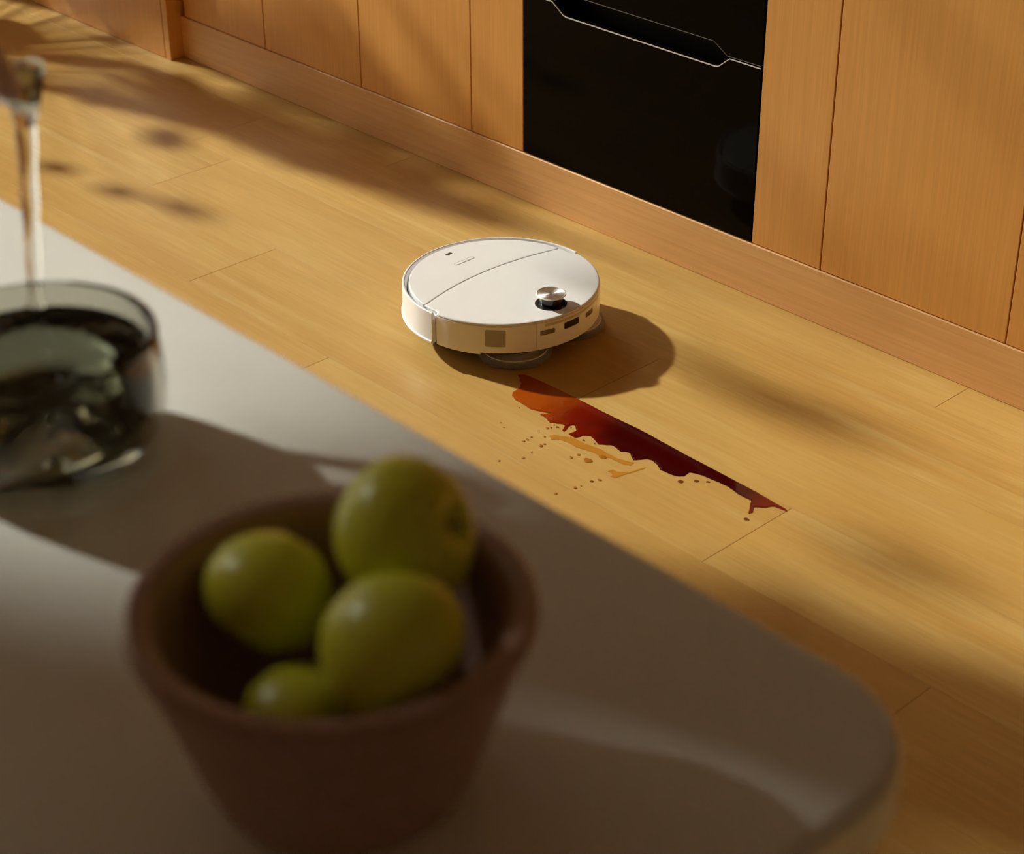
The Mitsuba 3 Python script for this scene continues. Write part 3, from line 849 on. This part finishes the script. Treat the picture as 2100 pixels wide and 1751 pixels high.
LEAVES = [(-2.582, 0.054, 0.362, 0.201, 0.124, 26.1), (-2.688, 0.133, 0.571, 0.048, 0.069, -7.6), (-2.698, -0.021, 0.658, 0.075, 0.197, 29.0), (-2.647, -0.009, 0.782, 0.089, 0.151, -15.9), (-2.694, -0.085, 0.775, 0.036, 0.139, -22.0), (-2.6, -0.171, 0.72, 0.115, 0.056, 16.2), (-2.703, -0.32, 1.008, 0.116, 0.078, 21.0), (-2.697, -0.095, 0.939, 0.105, 0.154, -19.9), (-2.652, -0.175, 1.006, 0.074, 0.14, -16.1), (-2.651, -0.164, 0.926, 0.048, 0.114, -28.8), (-2.687, -0.025, 0.98, 0.034, 0.128, -27.0), (-2.578, -0.124, 1.119, 0.036, 0.134, -25.9), (-2.561, -0.235, 1.138, 0.089, 0.169, -19.3), (-2.63, -0.248, 1.309, 0.123, 0.21, -20.4), (-2.601, -0.283, 1.453, 0.088, 0.143, -16.0), (-2.674, -0.141, 1.252, 0.039, 0.167, -19.9), (-2.56, -0.57, 1.031, 0.061, 0.074, -4.1), (-2.699, -0.607, 1.231, 0.059, 0.102, -18.6), (-2.661, -0.567, 0.963, 0.062, 0.067, 22.5), (-2.604, -0.205, 1.072, 0.058, 0.14, -18.9), (-2.695, -0.255, 1.424, 0.076, 0.149, -16.5), (-2.611, -0.264, 1.245, 0.068, 0.145, -25.6), (-2.596, -0.694, 2.083, 0.085, 0.216, -16.3), (-2.637, -0.635, 1.962, 0.049, 0.154, -26.4), (-2.556, -1.04, 2.322, 0.075, 0.169, -35.3), (-2.643, 0.029, 1.004, 0.115, 0.045, -78.6), (-2.642, 0.099, 0.878, 0.123, 0.052, -65.1), (-2.564, -0.082, 1.318, 0.046, 0.123, -31.4), (-2.563, -0.104, 1.448, 0.109, 0.046, -92.0), (-2.539, 0.011, 1.192, 0.065, 0.044, -132.1), (-2.696, 0.046, 1.073, 0.064, 0.066, -56.6), (-2.608, -0.056, 1.32, 0.048, 0.057, -59.0), (-2.709, -0.183, 1.689, 0.048, 0.064, -159.6), (-2.631, -0.09, 1.549, 0.048, 0.052, -131.7), (-2.583, -0.145, 1.495, 0.034, 0.084, -38.6), (-2.568, 0.232, 0.517, 0.061, 0.141, -37.4), (-2.673, 0.272, 0.398, 0.032, 0.149, -28.5), (-2.624, 0.014, 1.267, 0.065, 0.039, -120.6), (-2.685, -0.467, 2.736, 0.058, 0.062, -152.3), (-2.612, -0.363, 2.152, 0.09, 0.04, -111.9), (-2.62, -0.44, 2.304, 0.065, 0.035, -70.2), (-2.531, -0.218, 1.346, 0.047, 0.085, -27.3), (-2.598, -0.224, 1.437, 0.052, 0.065, 43.1), (-2.58, -0.077, 1.106, 0.055, 0.057, 3.4), (-2.695, -0.131, 1.022, 0.072, 0.103, -14.7), (-2.604, -0.166, 1.317, 0.045, 0.117, -37.9), (-2.647, -0.314, 1.407, 0.054, 0.063, 38.4), (-2.606, -0.137, 1.037, 0.046, 0.048, 6.3), (-2.659, -0.245, 1.457, 0.047, 0.048, 4.4), (-2.658, -0.287, 1.327, 0.047, 0.087, -26.6), (-2.591, -0.05, 0.783, 0.042, 0.09, -27.5), (-2.633, -0.114, 0.853, 0.063, 0.1, -17.6), (-2.607, -0.095, 1.031, 0.041, 0.109, -35.7), (-2.571, -0.204, 1.171, 0.063, 0.093, -17.1), (-2.702, -0.127, 1.235, 0.031, 0.174, -52.2), (-2.68, -0.263, 1.298, 0.027, 0.1, -44.6), (-2.653, -0.192, 1.08, 0.054, 0.064, -3.3), (-2.702, -0.104, 0.891, 0.069, 0.102, -14.8), (-2.689, -0.245, 1.118, 0.068, 0.114, -20.8), (-2.56, -0.117, 0.919, 0.052, 0.053, 10.9), (-2.687, -0.215, 1.059, 0.075, 0.075, 19.7), (-2.621, -0.27, 1.395, 0.058, 0.066, -4.5), (-2.629, -0.086, 1.052, 0.047, 0.054, -3.3), (-2.615, -0.069, 0.797, 0.083, 0.113, -11.6), (-2.686, -0.324, 1.533, 0.042, 0.045, 2.7), (-2.655, -0.21, 1.02, 0.048, 0.139, -36.5), (-2.582, -0.131, 0.937, 0.059, 0.079, -11.0), (-2.679, -0.293, 1.393, 0.031, 0.101, -42.3), (-2.635, -0.2, 1.241, 0.044, 0.108, -34.7), (-2.581, -0.087, 0.954, 0.082, 0.1, -7.0), (-2.663, -0.135, 1.018, 0.082, 0.091, 0.5), (-2.691, 0.095, 0.849, 0.036, 0.137, -33.5), (-2.708, 0.026, 1.023, 0.022, 0.289, -21.1), (-2.532, -0.112, 1.378, 0.036, 0.108, -36.0), (-2.706, 0.089, 0.843, 0.038, 0.298, -25.7), (-2.671, -0.104, 1.328, 0.034, 0.222, -26.5), (-2.574, -0.056, 1.243, 0.041, 0.195, -30.3), (-2.687, -0.165, 1.501, 0.031, 0.21, -25.8), (-2.695, -0.064, 1.238, 0.027, 0.3, -21.8), (-2.572, 0.025, 1.048, 0.025, 0.175, -26.6), (-2.537, -0.099, 1.338, 0.031, 0.171, -28.3), (-2.533, 0.139, 0.784, 0.023, 0.184, -26.1), (-2.588, 0.013, 1.062, 0.026, 0.166, -27.6), (-2.61, -0.075, 1.3, 0.015, 0.253, -17.9), (-2.602, -0.004, 1.103, 0.018, 0.249, -20.2), (-2.575, -0.0, 1.104, 0.02, 0.149, -26.1), (-2.659, -0.032, 1.181, 0.043, 0.11, -39.0), (-2.585, -0.106, 1.35, 0.012, 0.219, -16.6), (-2.595, -0.138, 1.441, 0.011, 0.251, -13.3), (-2.699, -0.071, 1.25, 0.017, 0.206, -21.2), (-2.564, 0.124, 0.815, 0.022, 0.264, -22.1), (-2.605, -0.123, 1.379, 0.021, 0.151, -25.4), (-2.666, 0.089, 0.843, 0.019, 0.242, -21.6), (-2.573, -0.081, 1.266, 0.016, 0.192, -21.1), (-2.662, -0.03, 1.144, 0.021, 0.217, -22.6), (-2.627, 0.019, 1.011, 0.022, 0.182, -24.7), (-2.584, 0.133, 0.787, 0.023, 0.186, -25.8), (-2.637, -0.124, 1.422, 0.041, 0.115, -36.9), (-2.613, 0.048, 0.989, 0.024, 0.336, -20.6), (-2.55, -0.01, 1.092, 0.013, 0.262, -16.8), (-2.573, -0.046, 1.214, 0.02, 0.191, -23.5), (-2.633, -0.022, 1.147, 0.015, 0.216, -19.8), (-2.595, -0.001, 1.076, 0.033, 0.256, -25.2), (-2.611, 0.019, 1.03, 0.023, 0.327, -20.1), (-2.559, 0.027, 1.047, 0.043, 0.077, -45.4), (-2.701, -0.02, 1.144, 0.048, 0.163, -34.6), (-2.606, -0.084, 1.268, 0.017, 0.168, -22.4), (-2.557, -0.088, 1.289, 0.012, 0.253, -14.7), (-2.531, 0.058, 0.936, 0.026, 0.386, -19.7), (-2.677, -0.027, 1.127, 0.04, 0.196, -29.9), (-2.709, -0.158, 1.454, 0.031, 0.137, -30.7), (-2.556, -0.055, 1.188, 0.025, 0.162, -26.7), (-2.666, -0.005, 1.08, 0.014, 0.277, -17.3), (-2.662, -0.081, 1.313, 0.014, 0.241, -17.8), (-2.613, -0.15, 1.446, 0.081, 0.071, -138.5), (-2.593, -0.037, 1.166, 0.026, 0.283, -22.2), (-2.572, 0.062, 0.913, 0.028, 0.37, -20.8), (-2.642, -0.107, 1.358, 0.021, 0.279, -20.1), (-2.646, -0.164, 1.512, 0.032, 0.132, -31.5), (-2.544, -0.019, 1.163, 0.016, 0.188, -21.4), (-2.63, 0.046, 0.945, 0.03, 0.255, -24.8), (-2.699, -0.146, 1.456, 0.03, 0.164, -28.2), (-2.609, -0.088, 1.311, 0.024, 0.278, -21.3), (-2.624, 0.134, 0.733, 0.025, 0.166, -27.7), (-2.704, -0.09, 1.327, 0.023, 0.269, -21.5), (-2.655, 0.033, 1.036, 0.03, 0.169, -28.9), (-2.656, 0.057, 0.949, 0.039, 0.148, -33.7), (-2.565, 0.087, 0.872, 0.041, 0.102, -39.4), (-2.585, -0.126, 1.412, 0.037, 0.097, -38.1), (-2.542, -0.047, 1.204, 0.028, 0.27, -23.0), (-2.552, 0.144, 0.713, 0.023, 0.187, -25.5), (-2.545, -0.097, 1.323, 0.04, 0.128, -34.9), (-2.596, -0.099, 1.313, 0.02, 0.336, -17.5), (-2.675, -0.006, 1.071, 0.038, 0.172, -31.1), (-2.631, 0.083, 0.885, 0.051, 0.21, -32.5), (-2.619, -0.107, 1.351, 0.022, 0.141, -26.7), (-2.539, 0.035, 1.013, 0.023, 0.245, -22.6), (-2.556, -0.058, 1.244, 0.021, 0.28, -20.2), (-2.584, -0.132, 1.39, 0.023, 0.188, -24.2), (-2.558, -0.032, 1.171, 0.023, 0.153, -26.7), (-2.695, -0.139, 1.391, 0.034, 0.23, -25.8), (-2.636, -0.069, 1.275, 0.03, 0.161, -29.0), (-2.621, 0.074, 0.938, 0.047, 0.184, -33.1), (-2.618, -0.056, 1.214, 0.022, 0.327, -19.1), (-2.687, -0.047, 1.203, 0.026, 0.198, -25.4), (-2.646, 0.013, 1.035, 0.059, 0.144, -39.3), (-2.569, 0.075, 0.869, 0.044, 0.196, -31.4), (-2.579, 0.134, 0.744, 0.02, 0.44, -16.7), (-2.57, 0.081, 0.891, 0.025, 0.38, -20.0), (-2.63, -0.035, 1.177, 0.033, 0.106, -35.4), (-2.67, -0.042, 1.195, 0.033, 0.167, -29.7), (-2.627, 0.217, 0.524, 0.016, 0.326, -18.4), (-2.539, 0.242, 0.501, 0.032, 0.24, -26.7), (-2.653, 0.155, 0.74, 0.025, 0.193, -26.4), (-2.658, 0.218, 0.549, 0.067, 0.101, -48.6), (-2.579, 0.261, 0.388, 0.016, 0.185, -23.3), (-2.623, 0.219, 0.527, 0.019, 0.388, -18.3), (-2.676, 0.289, 0.309, 0.029, 0.242, -25.9), (-2.626, 0.166, 0.688, 0.033, 0.124, -34.0), (-2.559, 0.295, 0.328, 0.023, 0.379, -20.3), (-2.576, 0.184, 0.691, 0.02, 0.181, -25.1), (-2.626, 0.204, 0.524, 0.036, 0.134, -33.9), (-2.695, 0.146, 0.755, 0.024, 0.306, -22.0), (-2.566, 0.293, 0.321, 0.03, 0.227, -27.0), (-2.61, 0.239, 0.444, 0.023, 0.168, -27.1), (-2.668, 0.184, 0.584, 0.02, 0.158, -26.2), (-2.705, 0.293, 0.312, 0.019, 0.201, -24.4), (-2.686, 0.212, 0.575, 0.057, 0.118, -42.7), (-2.694, 0.178, 0.654, 0.032, 0.213, -27.8), (-2.622, 0.243, 0.429, 0.021, 0.144, -27.7), (-2.652, 0.158, 0.684, 0.038, 0.098, -39.0), (-2.569, 0.215, 0.503, 0.04, 0.16, -33.1), (-2.607, 0.254, 0.422, 0.057, 0.087, -48.2), (-2.579, 0.219, 0.524, 0.034, 0.234, -27.6), (-2.626, 0.257, 0.452, 0.015, 0.319, -18.1), (-2.614, 0.175, 0.631, 0.015, 0.187, -22.2), (-2.562, 0.221, 0.546, 0.017, 0.185, -23.6), (-2.544, 0.25, 0.48, 0.018, 0.144, -26.6), (-2.705, 0.138, 0.818, 0.039, 0.138, -34.9), (-2.576, 0.194, 0.588, 0.036, 0.127, -34.6), (-2.681, 0.166, 0.693, 0.026, 0.194, -26.7), (-2.593, 0.256, 0.426, 0.018, 0.185, -24.2), (-2.605, 0.312, 0.252, 0.024, 0.234, -25.0), (-2.68, 0.314, 0.249, 0.03, 0.321, -24.0), (-2.589, 0.24, 0.463, 0.121, 0.068, -84.0), (-2.656, 0.168, 0.735, 0.018, 0.28, -20.3), (-2.573, 0.285, 0.36, 0.012, 0.252, -18.5), (-2.553, 0.209, 0.546, 0.027, 0.277, -24.0), (-2.627, 0.188, 0.676, 0.025, 0.244, -24.3), (-2.698, 0.193, 0.56, 0.024, 0.329, -21.7), (-2.579, 0.259, 0.416, 0.022, 0.228, -24.1), (-2.555, 0.214, 0.554, 0.022, 0.125, -29.6), (-2.655, 0.217, 0.488, 0.026, 0.266, -24.0), (-2.575, 0.242, 0.476, 0.02, 0.319, -20.7), (-2.585, 0.226, 0.496, 0.015, 0.313, -18.3), (-2.643, 0.23, 0.503, 0.02, 0.29, -21.4), (-2.677, 0.287, 0.326, 0.014, 0.313, -18.1), (-2.648, 0.247, 0.427, 0.026, 0.188, -27.4), (-2.66, 0.174, 0.638, 0.022, 0.182, -25.8), (-2.582, 0.196, 0.586, 0.021, 0.184, -25.3), (-2.608, 0.169, 0.678, 0.022, 0.255, -22.7), (-2.576, 0.284, 0.347, 0.017, 0.317, -19.3), (-2.54, 0.257, 0.455, 0.023, 0.12, -30.4), (-2.56, 0.25, 0.44, 0.051, 0.115, -41.2), (-2.574, 0.299, 0.296, 0.034, 0.24, -27.6), (-2.616, 0.271, 0.39, 0.021, 0.176, -26.1), (-2.589, 0.214, 0.572, 0.044, 0.172, -33.6), (-2.647, 0.161, 0.656, 0.036, 0.11, -36.4), (-2.626, 0.329, 0.211, 0.032, 0.248, -26.7), (-2.686, 0.212, 0.587, 0.059, 0.08, -51.1), (-2.663, 0.262, 0.409, 0.021, 0.382, -19.7), (-2.611, 0.066, 1.044, 0.024, 0.082, -35.5), (-2.677, 0.095, 0.977, 0.019, 0.102, -30.3), (-2.546, 0.052, 1.151, 0.016, 0.093, -29.3), (-2.632, 0.049, 1.076, 0.012, 0.197, -19.7), (-2.599, 0.027, 1.215, 0.011, 0.097, -25.3), (-2.646, 0.034, 1.103, 0.011, 0.135, -21.9), (-2.595, 0.057, 1.055, 0.01, 0.101, -23.3), (-2.537, 0.045, 1.167, 0.02, 0.057, -38.0), (-2.611, 0.022, 1.242, 0.019, 0.111, -29.3), (-2.653, -0.037, 1.281, 0.013, 0.154, -22.0), (-2.531, 0.045, 1.148, 0.023, 0.078, -35.4), (-2.533, 0.079, 1.023, 0.013, 0.065, -30.7), (-2.605, -0.019, 1.32, 0.018, 0.052, -37.5), (-2.685, 0.026, 1.179, 0.009, 0.104, -22.5), (-2.701, 0.053, 1.109, 0.01, 0.135, -21.3), (-2.676, 0.074, 1.017, 0.045, 0.043, -62.2), (-2.601, -0.002, 1.319, 0.05, 0.037, -73.7), (-2.626, -0.03, 1.326, 0.018, 0.085, -31.5), (-2.596, 0.087, 1.018, 0.008, 0.107, -21.7), (-2.606, 0.093, 0.964, 0.011, 0.084, -26.2), (-2.599, 0.084, 1.009, 0.016, 0.074, -31.8), (-2.628, 0.07, 1.057, 0.015, 0.149, -24.2), (-2.71, 0.011, 1.219, 0.016, 0.147, -24.6), (-2.627, 0.046, 1.12, 0.017, 0.131, -26.2), (-2.553, 0.059, 1.123, 0.007, 0.116, -19.2), (-2.597, 0.005, 1.244, 0.01, 0.146, -20.2), (-2.667, -0.02, 1.314, 0.011, 0.177, -19.1), (-2.652, 0.038, 1.123, 0.024, 0.069, -38.2), (-2.642, -0.013, 1.314, 0.011, 0.066, -28.9), (-2.665, 0.038, 1.106, 0.01, 0.08, -26.3), (-2.698, -0.014, 1.242, 0.011, 0.198, -18.4), (-2.545, 0.026, 1.166, 0.018, 0.079, -32.1), (-2.56, -0.025, 1.262, 0.01, 0.085, -24.8), (-2.667, -0.015, 1.301, 0.016, 0.075, -31.6), (-2.585, 0.006, 1.195, 0.01, 0.141, -20.0), (-2.689, -0.01, 1.295, 0.01, 0.078, -26.3), (-2.679, 0.049, 1.078, 0.015, 0.144, -24.5), (-2.62, -0.013, 1.359, 0.014, 0.099, -26.8), (-2.571, 0.016, 1.154, 0.015, 0.09, -28.2), (-2.704, -0.038, 1.364, 0.012, 0.105, -25.2), (-2.547, 0.032, 1.196, 0.011, 0.152, -20.6), (-2.67, -0.041, 1.353, 0.012, 0.143, -21.6), (-2.674, 0.018, 1.146, 0.018, 0.073, -33.2), (-2.548, 0.055, 1.045, 0.008, 0.137, -18.8), (-2.672, 0.036, 1.165, 0.016, 0.085, -30.1)]
LEAVES2 = [(-2.711, -1.337, 2.967, 0.103, 0.209, -48.3), (-2.625, -1.796, 2.329, 0.104, 0.229, 116.5), (-2.67, -1.869, 2.159, 0.124, 0.271, 55.2), (-2.633, -1.351, 2.511, 0.092, 0.219, 7.8), (-2.531, -1.591, 2.35, 0.137, 0.271, -46.0), (-2.728, -1.793, 2.654, 0.099, 0.223, 92.4), (-2.717, -1.407, 2.137, 0.134, 0.247, 142.7), (-2.603, -1.292, 2.755, 0.097, 0.251, 11.9), (-2.536, -1.747, 2.975, 0.145, 0.214, -40.1), (-2.502, -1.323, 2.663, 0.095, 0.219, -112.7), (-2.624, -1.556, 2.298, 0.145, 0.205, -75.8), (-2.513, -1.336, 2.647, 0.138, 0.231, 101.3), (-2.502, -1.436, 2.932, 0.109, 0.262, 39.5), (-2.5, -1.756, 2.692, 0.124, 0.252, -63.5), (-2.688, -1.676, 2.2, 0.137, 0.273, -99.1), (-2.663, -2.1, 2.296, 0.124, 0.242, 17.2), (-2.671, -2.039, 2.306, 0.091, 0.183, 32.9), (-2.73, -1.668, 2.269, 0.122, 0.278, -16.8), (-2.669, -2.01, 2.831, 0.096, 0.222, -49.5), (-2.584, -1.65, 2.931, 0.138, 0.207, -103.3), (-2.722, -1.453, 2.542, 0.144, 0.206, -6.3), (-2.695, -1.503, 2.865, 0.104, 0.256, -27.2), (-2.745, -1.349, 2.86, 0.14, 0.251, 70.3), (-2.598, -1.812, 2.551, 0.094, 0.274, -67.9), (-2.513, -1.669, 2.552, 0.145, 0.24, -28.0), (-2.614, -1.32, 2.459, 0.138, 0.253, -94.9), (-2.681, -1.773, 2.786, 0.144, 0.185, 34.8), (-2.571, -1.866, 2.505, 0.092, 0.185, -78.7), (-2.629, -1.273, 2.6, 0.12, 0.273, -19.0), (-2.592, -1.941, 2.669, 0.104, 0.261, 50.6), (-2.511, -2.006, 2.637, 0.141, 0.227, 0.0), (-2.524, -1.908, 2.134, 0.111, 0.255, -6.3), (-2.548, -1.362, 2.188, 0.148, 0.267, 26.3), (-2.5, -1.357, 2.797, 0.138, 0.262, -6.4), (-2.529, -1.608, 2.822, 0.141, 0.232, -174.5), (-2.716, -1.758, 2.423, 0.126, 0.271, -30.8), (-2.611, -1.424, 2.264, 0.114, 0.187, -39.4), (-2.633, -1.88, 2.256, 0.094, 0.268, 3.1), (-2.567, -1.51, 2.681, 0.101, 0.254, -4.2), (-2.665, -1.726, 2.671, 0.107, 0.238, -10.4), (-2.644, -1.842, 2.604, 0.111, 0.184, 90.4), (-2.64, -1.619, 2.284, 0.127, 0.225, -51.8), (-2.597, -1.431, 2.673, 0.119, 0.266, 24.0), (-2.722, -1.272, 2.402, 0.118, 0.193, -62.4), (-2.545, -1.559, 2.219, 0.095, 0.219, 6.4), (-2.51, -1.855, 2.202, 0.096, 0.276, 91.7), (-2.557, -1.751, 2.137, 0.092, 0.254, -92.4), (-2.504, -1.327, 2.466, 0.098, 0.197, 23.6), (-2.654, -1.316, 2.118, 0.093, 0.219, 49.7), (-2.521, -1.479, 2.784, 0.128, 0.19, -50.3), (-2.739, -1.399, 2.107, 0.125, 0.247, 44.0), (-2.655, -1.781, 2.422, 0.127, 0.239, 35.3), (-2.557, -1.592, 2.238, 0.1, 0.271, -73.0), (-2.515, -1.808, 2.586, 0.15, 0.186, -51.1), (-2.724, -1.53, 2.678, 0.111, 0.199, -79.2), (-2.52, -1.388, 2.31, 0.108, 0.183, -0.4), (-2.583, -1.648, 2.214, 0.141, 0.182, 51.7), (-2.733, -1.336, 2.275, 0.136, 0.212, -1.9), (-2.519, -1.727, 2.678, 0.127, 0.211, -38.4), (-2.695, -2.077, 2.611, 0.111, 0.192, 1.2), (-2.596, -1.319, 2.817, 0.097, 0.197, 164.0), (-2.671, -1.549, 2.207, 0.115, 0.237, 32.0), (-2.503, -1.59, 2.286, 0.111, 0.197, 36.1), (-2.589, -1.572, 2.764, 0.125, 0.25, -55.7), (-2.738, -1.552, 2.179, 0.144, 0.205, -51.1), (-2.608, -1.77, 2.171, 0.109, 0.213, -26.7), (-2.5, -1.421, 2.187, 0.147, 0.191, -69.6), (-2.54, -1.797, 2.306, 0.112, 0.216, 34.8), (-2.699, -1.722, 2.333, 0.15, 0.188, -53.5), (-2.589, -1.322, 2.503, 0.096, 0.254, 65.4), (-2.706, -1.415, 2.26, 0.139, 0.216, 36.5), (-2.684, -1.403, 2.636, 0.142, 0.188, 13.9), (-2.718, -1.72, 2.919, 0.096, 0.189, -29.4), (-2.588, -1.762, 2.528, 0.143, 0.236, -9.9), (-2.665, -1.465, 2.916, 0.101, 0.225, -98.1), (-2.611, -1.595, 2.365, 0.148, 0.242, -62.8), (-2.621, -1.511, 2.91, 0.139, 0.208, -51.6), (-2.612, -1.54, 2.593, 0.125, 0.279, 21.1), (-2.528, -1.333, 2.758, 0.113, 0.277, 20.6), (-2.719, -1.37, 2.686, 0.121, 0.22, -41.6), (-2.623, -1.429, 2.596, 0.091, 0.201, -12.1), (-2.614, -1.896, 2.482, 0.093, 0.278, 32.2), (-2.506, -1.312, 2.544, 0.108, 0.216, -7.3), (-2.534, -1.307, 2.76, 0.105, 0.276, -23.1), (-2.725, -1.424, 2.538, 0.122, 0.181, 24.4), (-2.55, -1.933, 2.12, 0.14, 0.262, -7.2), (-2.503, -1.366, 2.996, 0.105, 0.19, 40.8), (-2.642, -1.985, 2.639, 0.12, 0.267, -44.2), (-2.618, -1.506, 2.863, 0.141, 0.227, 22.8), (-2.737, -1.588, 2.146, 0.133, 0.185, 92.6), (-2.648, -1.427, 2.607, 0.118, 0.181, -3.9), (-2.65, -1.534, 2.485, 0.119, 0.193, -46.5), (-2.517, -1.469, 2.465, 0.145, 0.204, -66.5), (-2.74, -1.384, 2.515, 0.129, 0.199, 18.5), (-2.534, -1.439, 2.818, 0.091, 0.257, 9.9), (-2.512, -2.1, 2.643, 0.091, 0.25, 1.5), (-2.501, -1.899, 2.873, 0.15, 0.261, 29.1), (-2.653, -1.312, 2.663, 0.123, 0.199, 21.9), (-2.576, -1.737, 2.151, 0.135, 0.25, 55.0), (-2.581, -1.398, 2.98, 0.145, 0.267, 79.6), (-2.634, -1.459, 2.473, 0.124, 0.229, 36.9), (-2.517, -1.604, 2.225, 0.092, 0.2, -17.3), (-2.604, -1.794, 2.13, 0.129, 0.212, -55.4), (-2.627, -1.299, 2.967, 0.142, 0.216, 8.5), (-2.687, -1.842, 2.638, 0.112, 0.195, 42.0), (-2.545, -2.693, 3.614, 0.064, 0.111, -45.5), (-2.549, -2.307, 3.601, 0.065, 0.117, 23.6), (-2.74, -2.539, 3.581, 0.05, 0.102, -5.0), (-2.547, -2.365, 3.657, 0.047, 0.14, 20.1), (-2.656, -2.415, 3.513, 0.051, 0.139, -39.0)]


def potted_tree(label, tk, leaves):
    tree = thing('potted_tree', label, 'potted tree')
    x0, y0 = tk[0][:2]
    obj('pot', revolve([(0, 0.0), (0.12, 0.0), (0.13, 0.01), (0.165, 0.29), (0.165, 0.30), (0.150, 0.30), (0.148, 0.27), (0, 0.27)], 64).apply_translation((x0, y0, 0.0005)), 'mat_pot', tree, smooth=40)
    tk = np.array(tk)
    obj('trunk', tube_mesh(tk, [0.022, 0.019, 0.017, 0.013, 0.009, 0.005], 12), 'mat_bark', tree, smooth=40)
    for (x, y, z, w, l, a) in leaves:
        lf = obj('leaf', leaf_at((x, y, z), w, l, a), 'mat_leaf', tree, smooth=True)
        zb = min(max(z - 0.22, 0.45), tk[-1, 2])
        o = np.array([np.interp(zb, tk[:, 2], tk[:, 0]), np.interp(zb, tk[:, 2], tk[:, 1]), zb])
        q = np.array([x, y, z]) - L * 0.004
        mid = 0.5 * (o + q) + np.array([-0.03, 0, 0.04])
        obj('stalk', tube_mesh([o, mid, q], [0.0035, 0.0025, 0.0015], 6), 'mat_bark', lf, smooth=60)


potted_tree('leafy potted tree by the window, nearer the kitchen fronts, out of view', [(-2.80, -0.25, 0.27), (-2.78, -0.24, 0.8), (-2.80, -0.26, 1.3), (-2.79, -0.36, 1.9), (-2.80, -0.55, 2.5), (-2.78, -0.7, 2.75)], LEAVES)
potted_tree('taller leafy potted tree by the window, further from the kitchen fronts, out of view', [(-2.80, -1.70, 0.27), (-2.78, -1.68, 0.9), (-2.80, -1.66, 1.5), (-2.79, -1.62, 2.1), (-2.80, -1.62, 2.6), (-2.80, -1.66, 2.9)], LEAVES2)
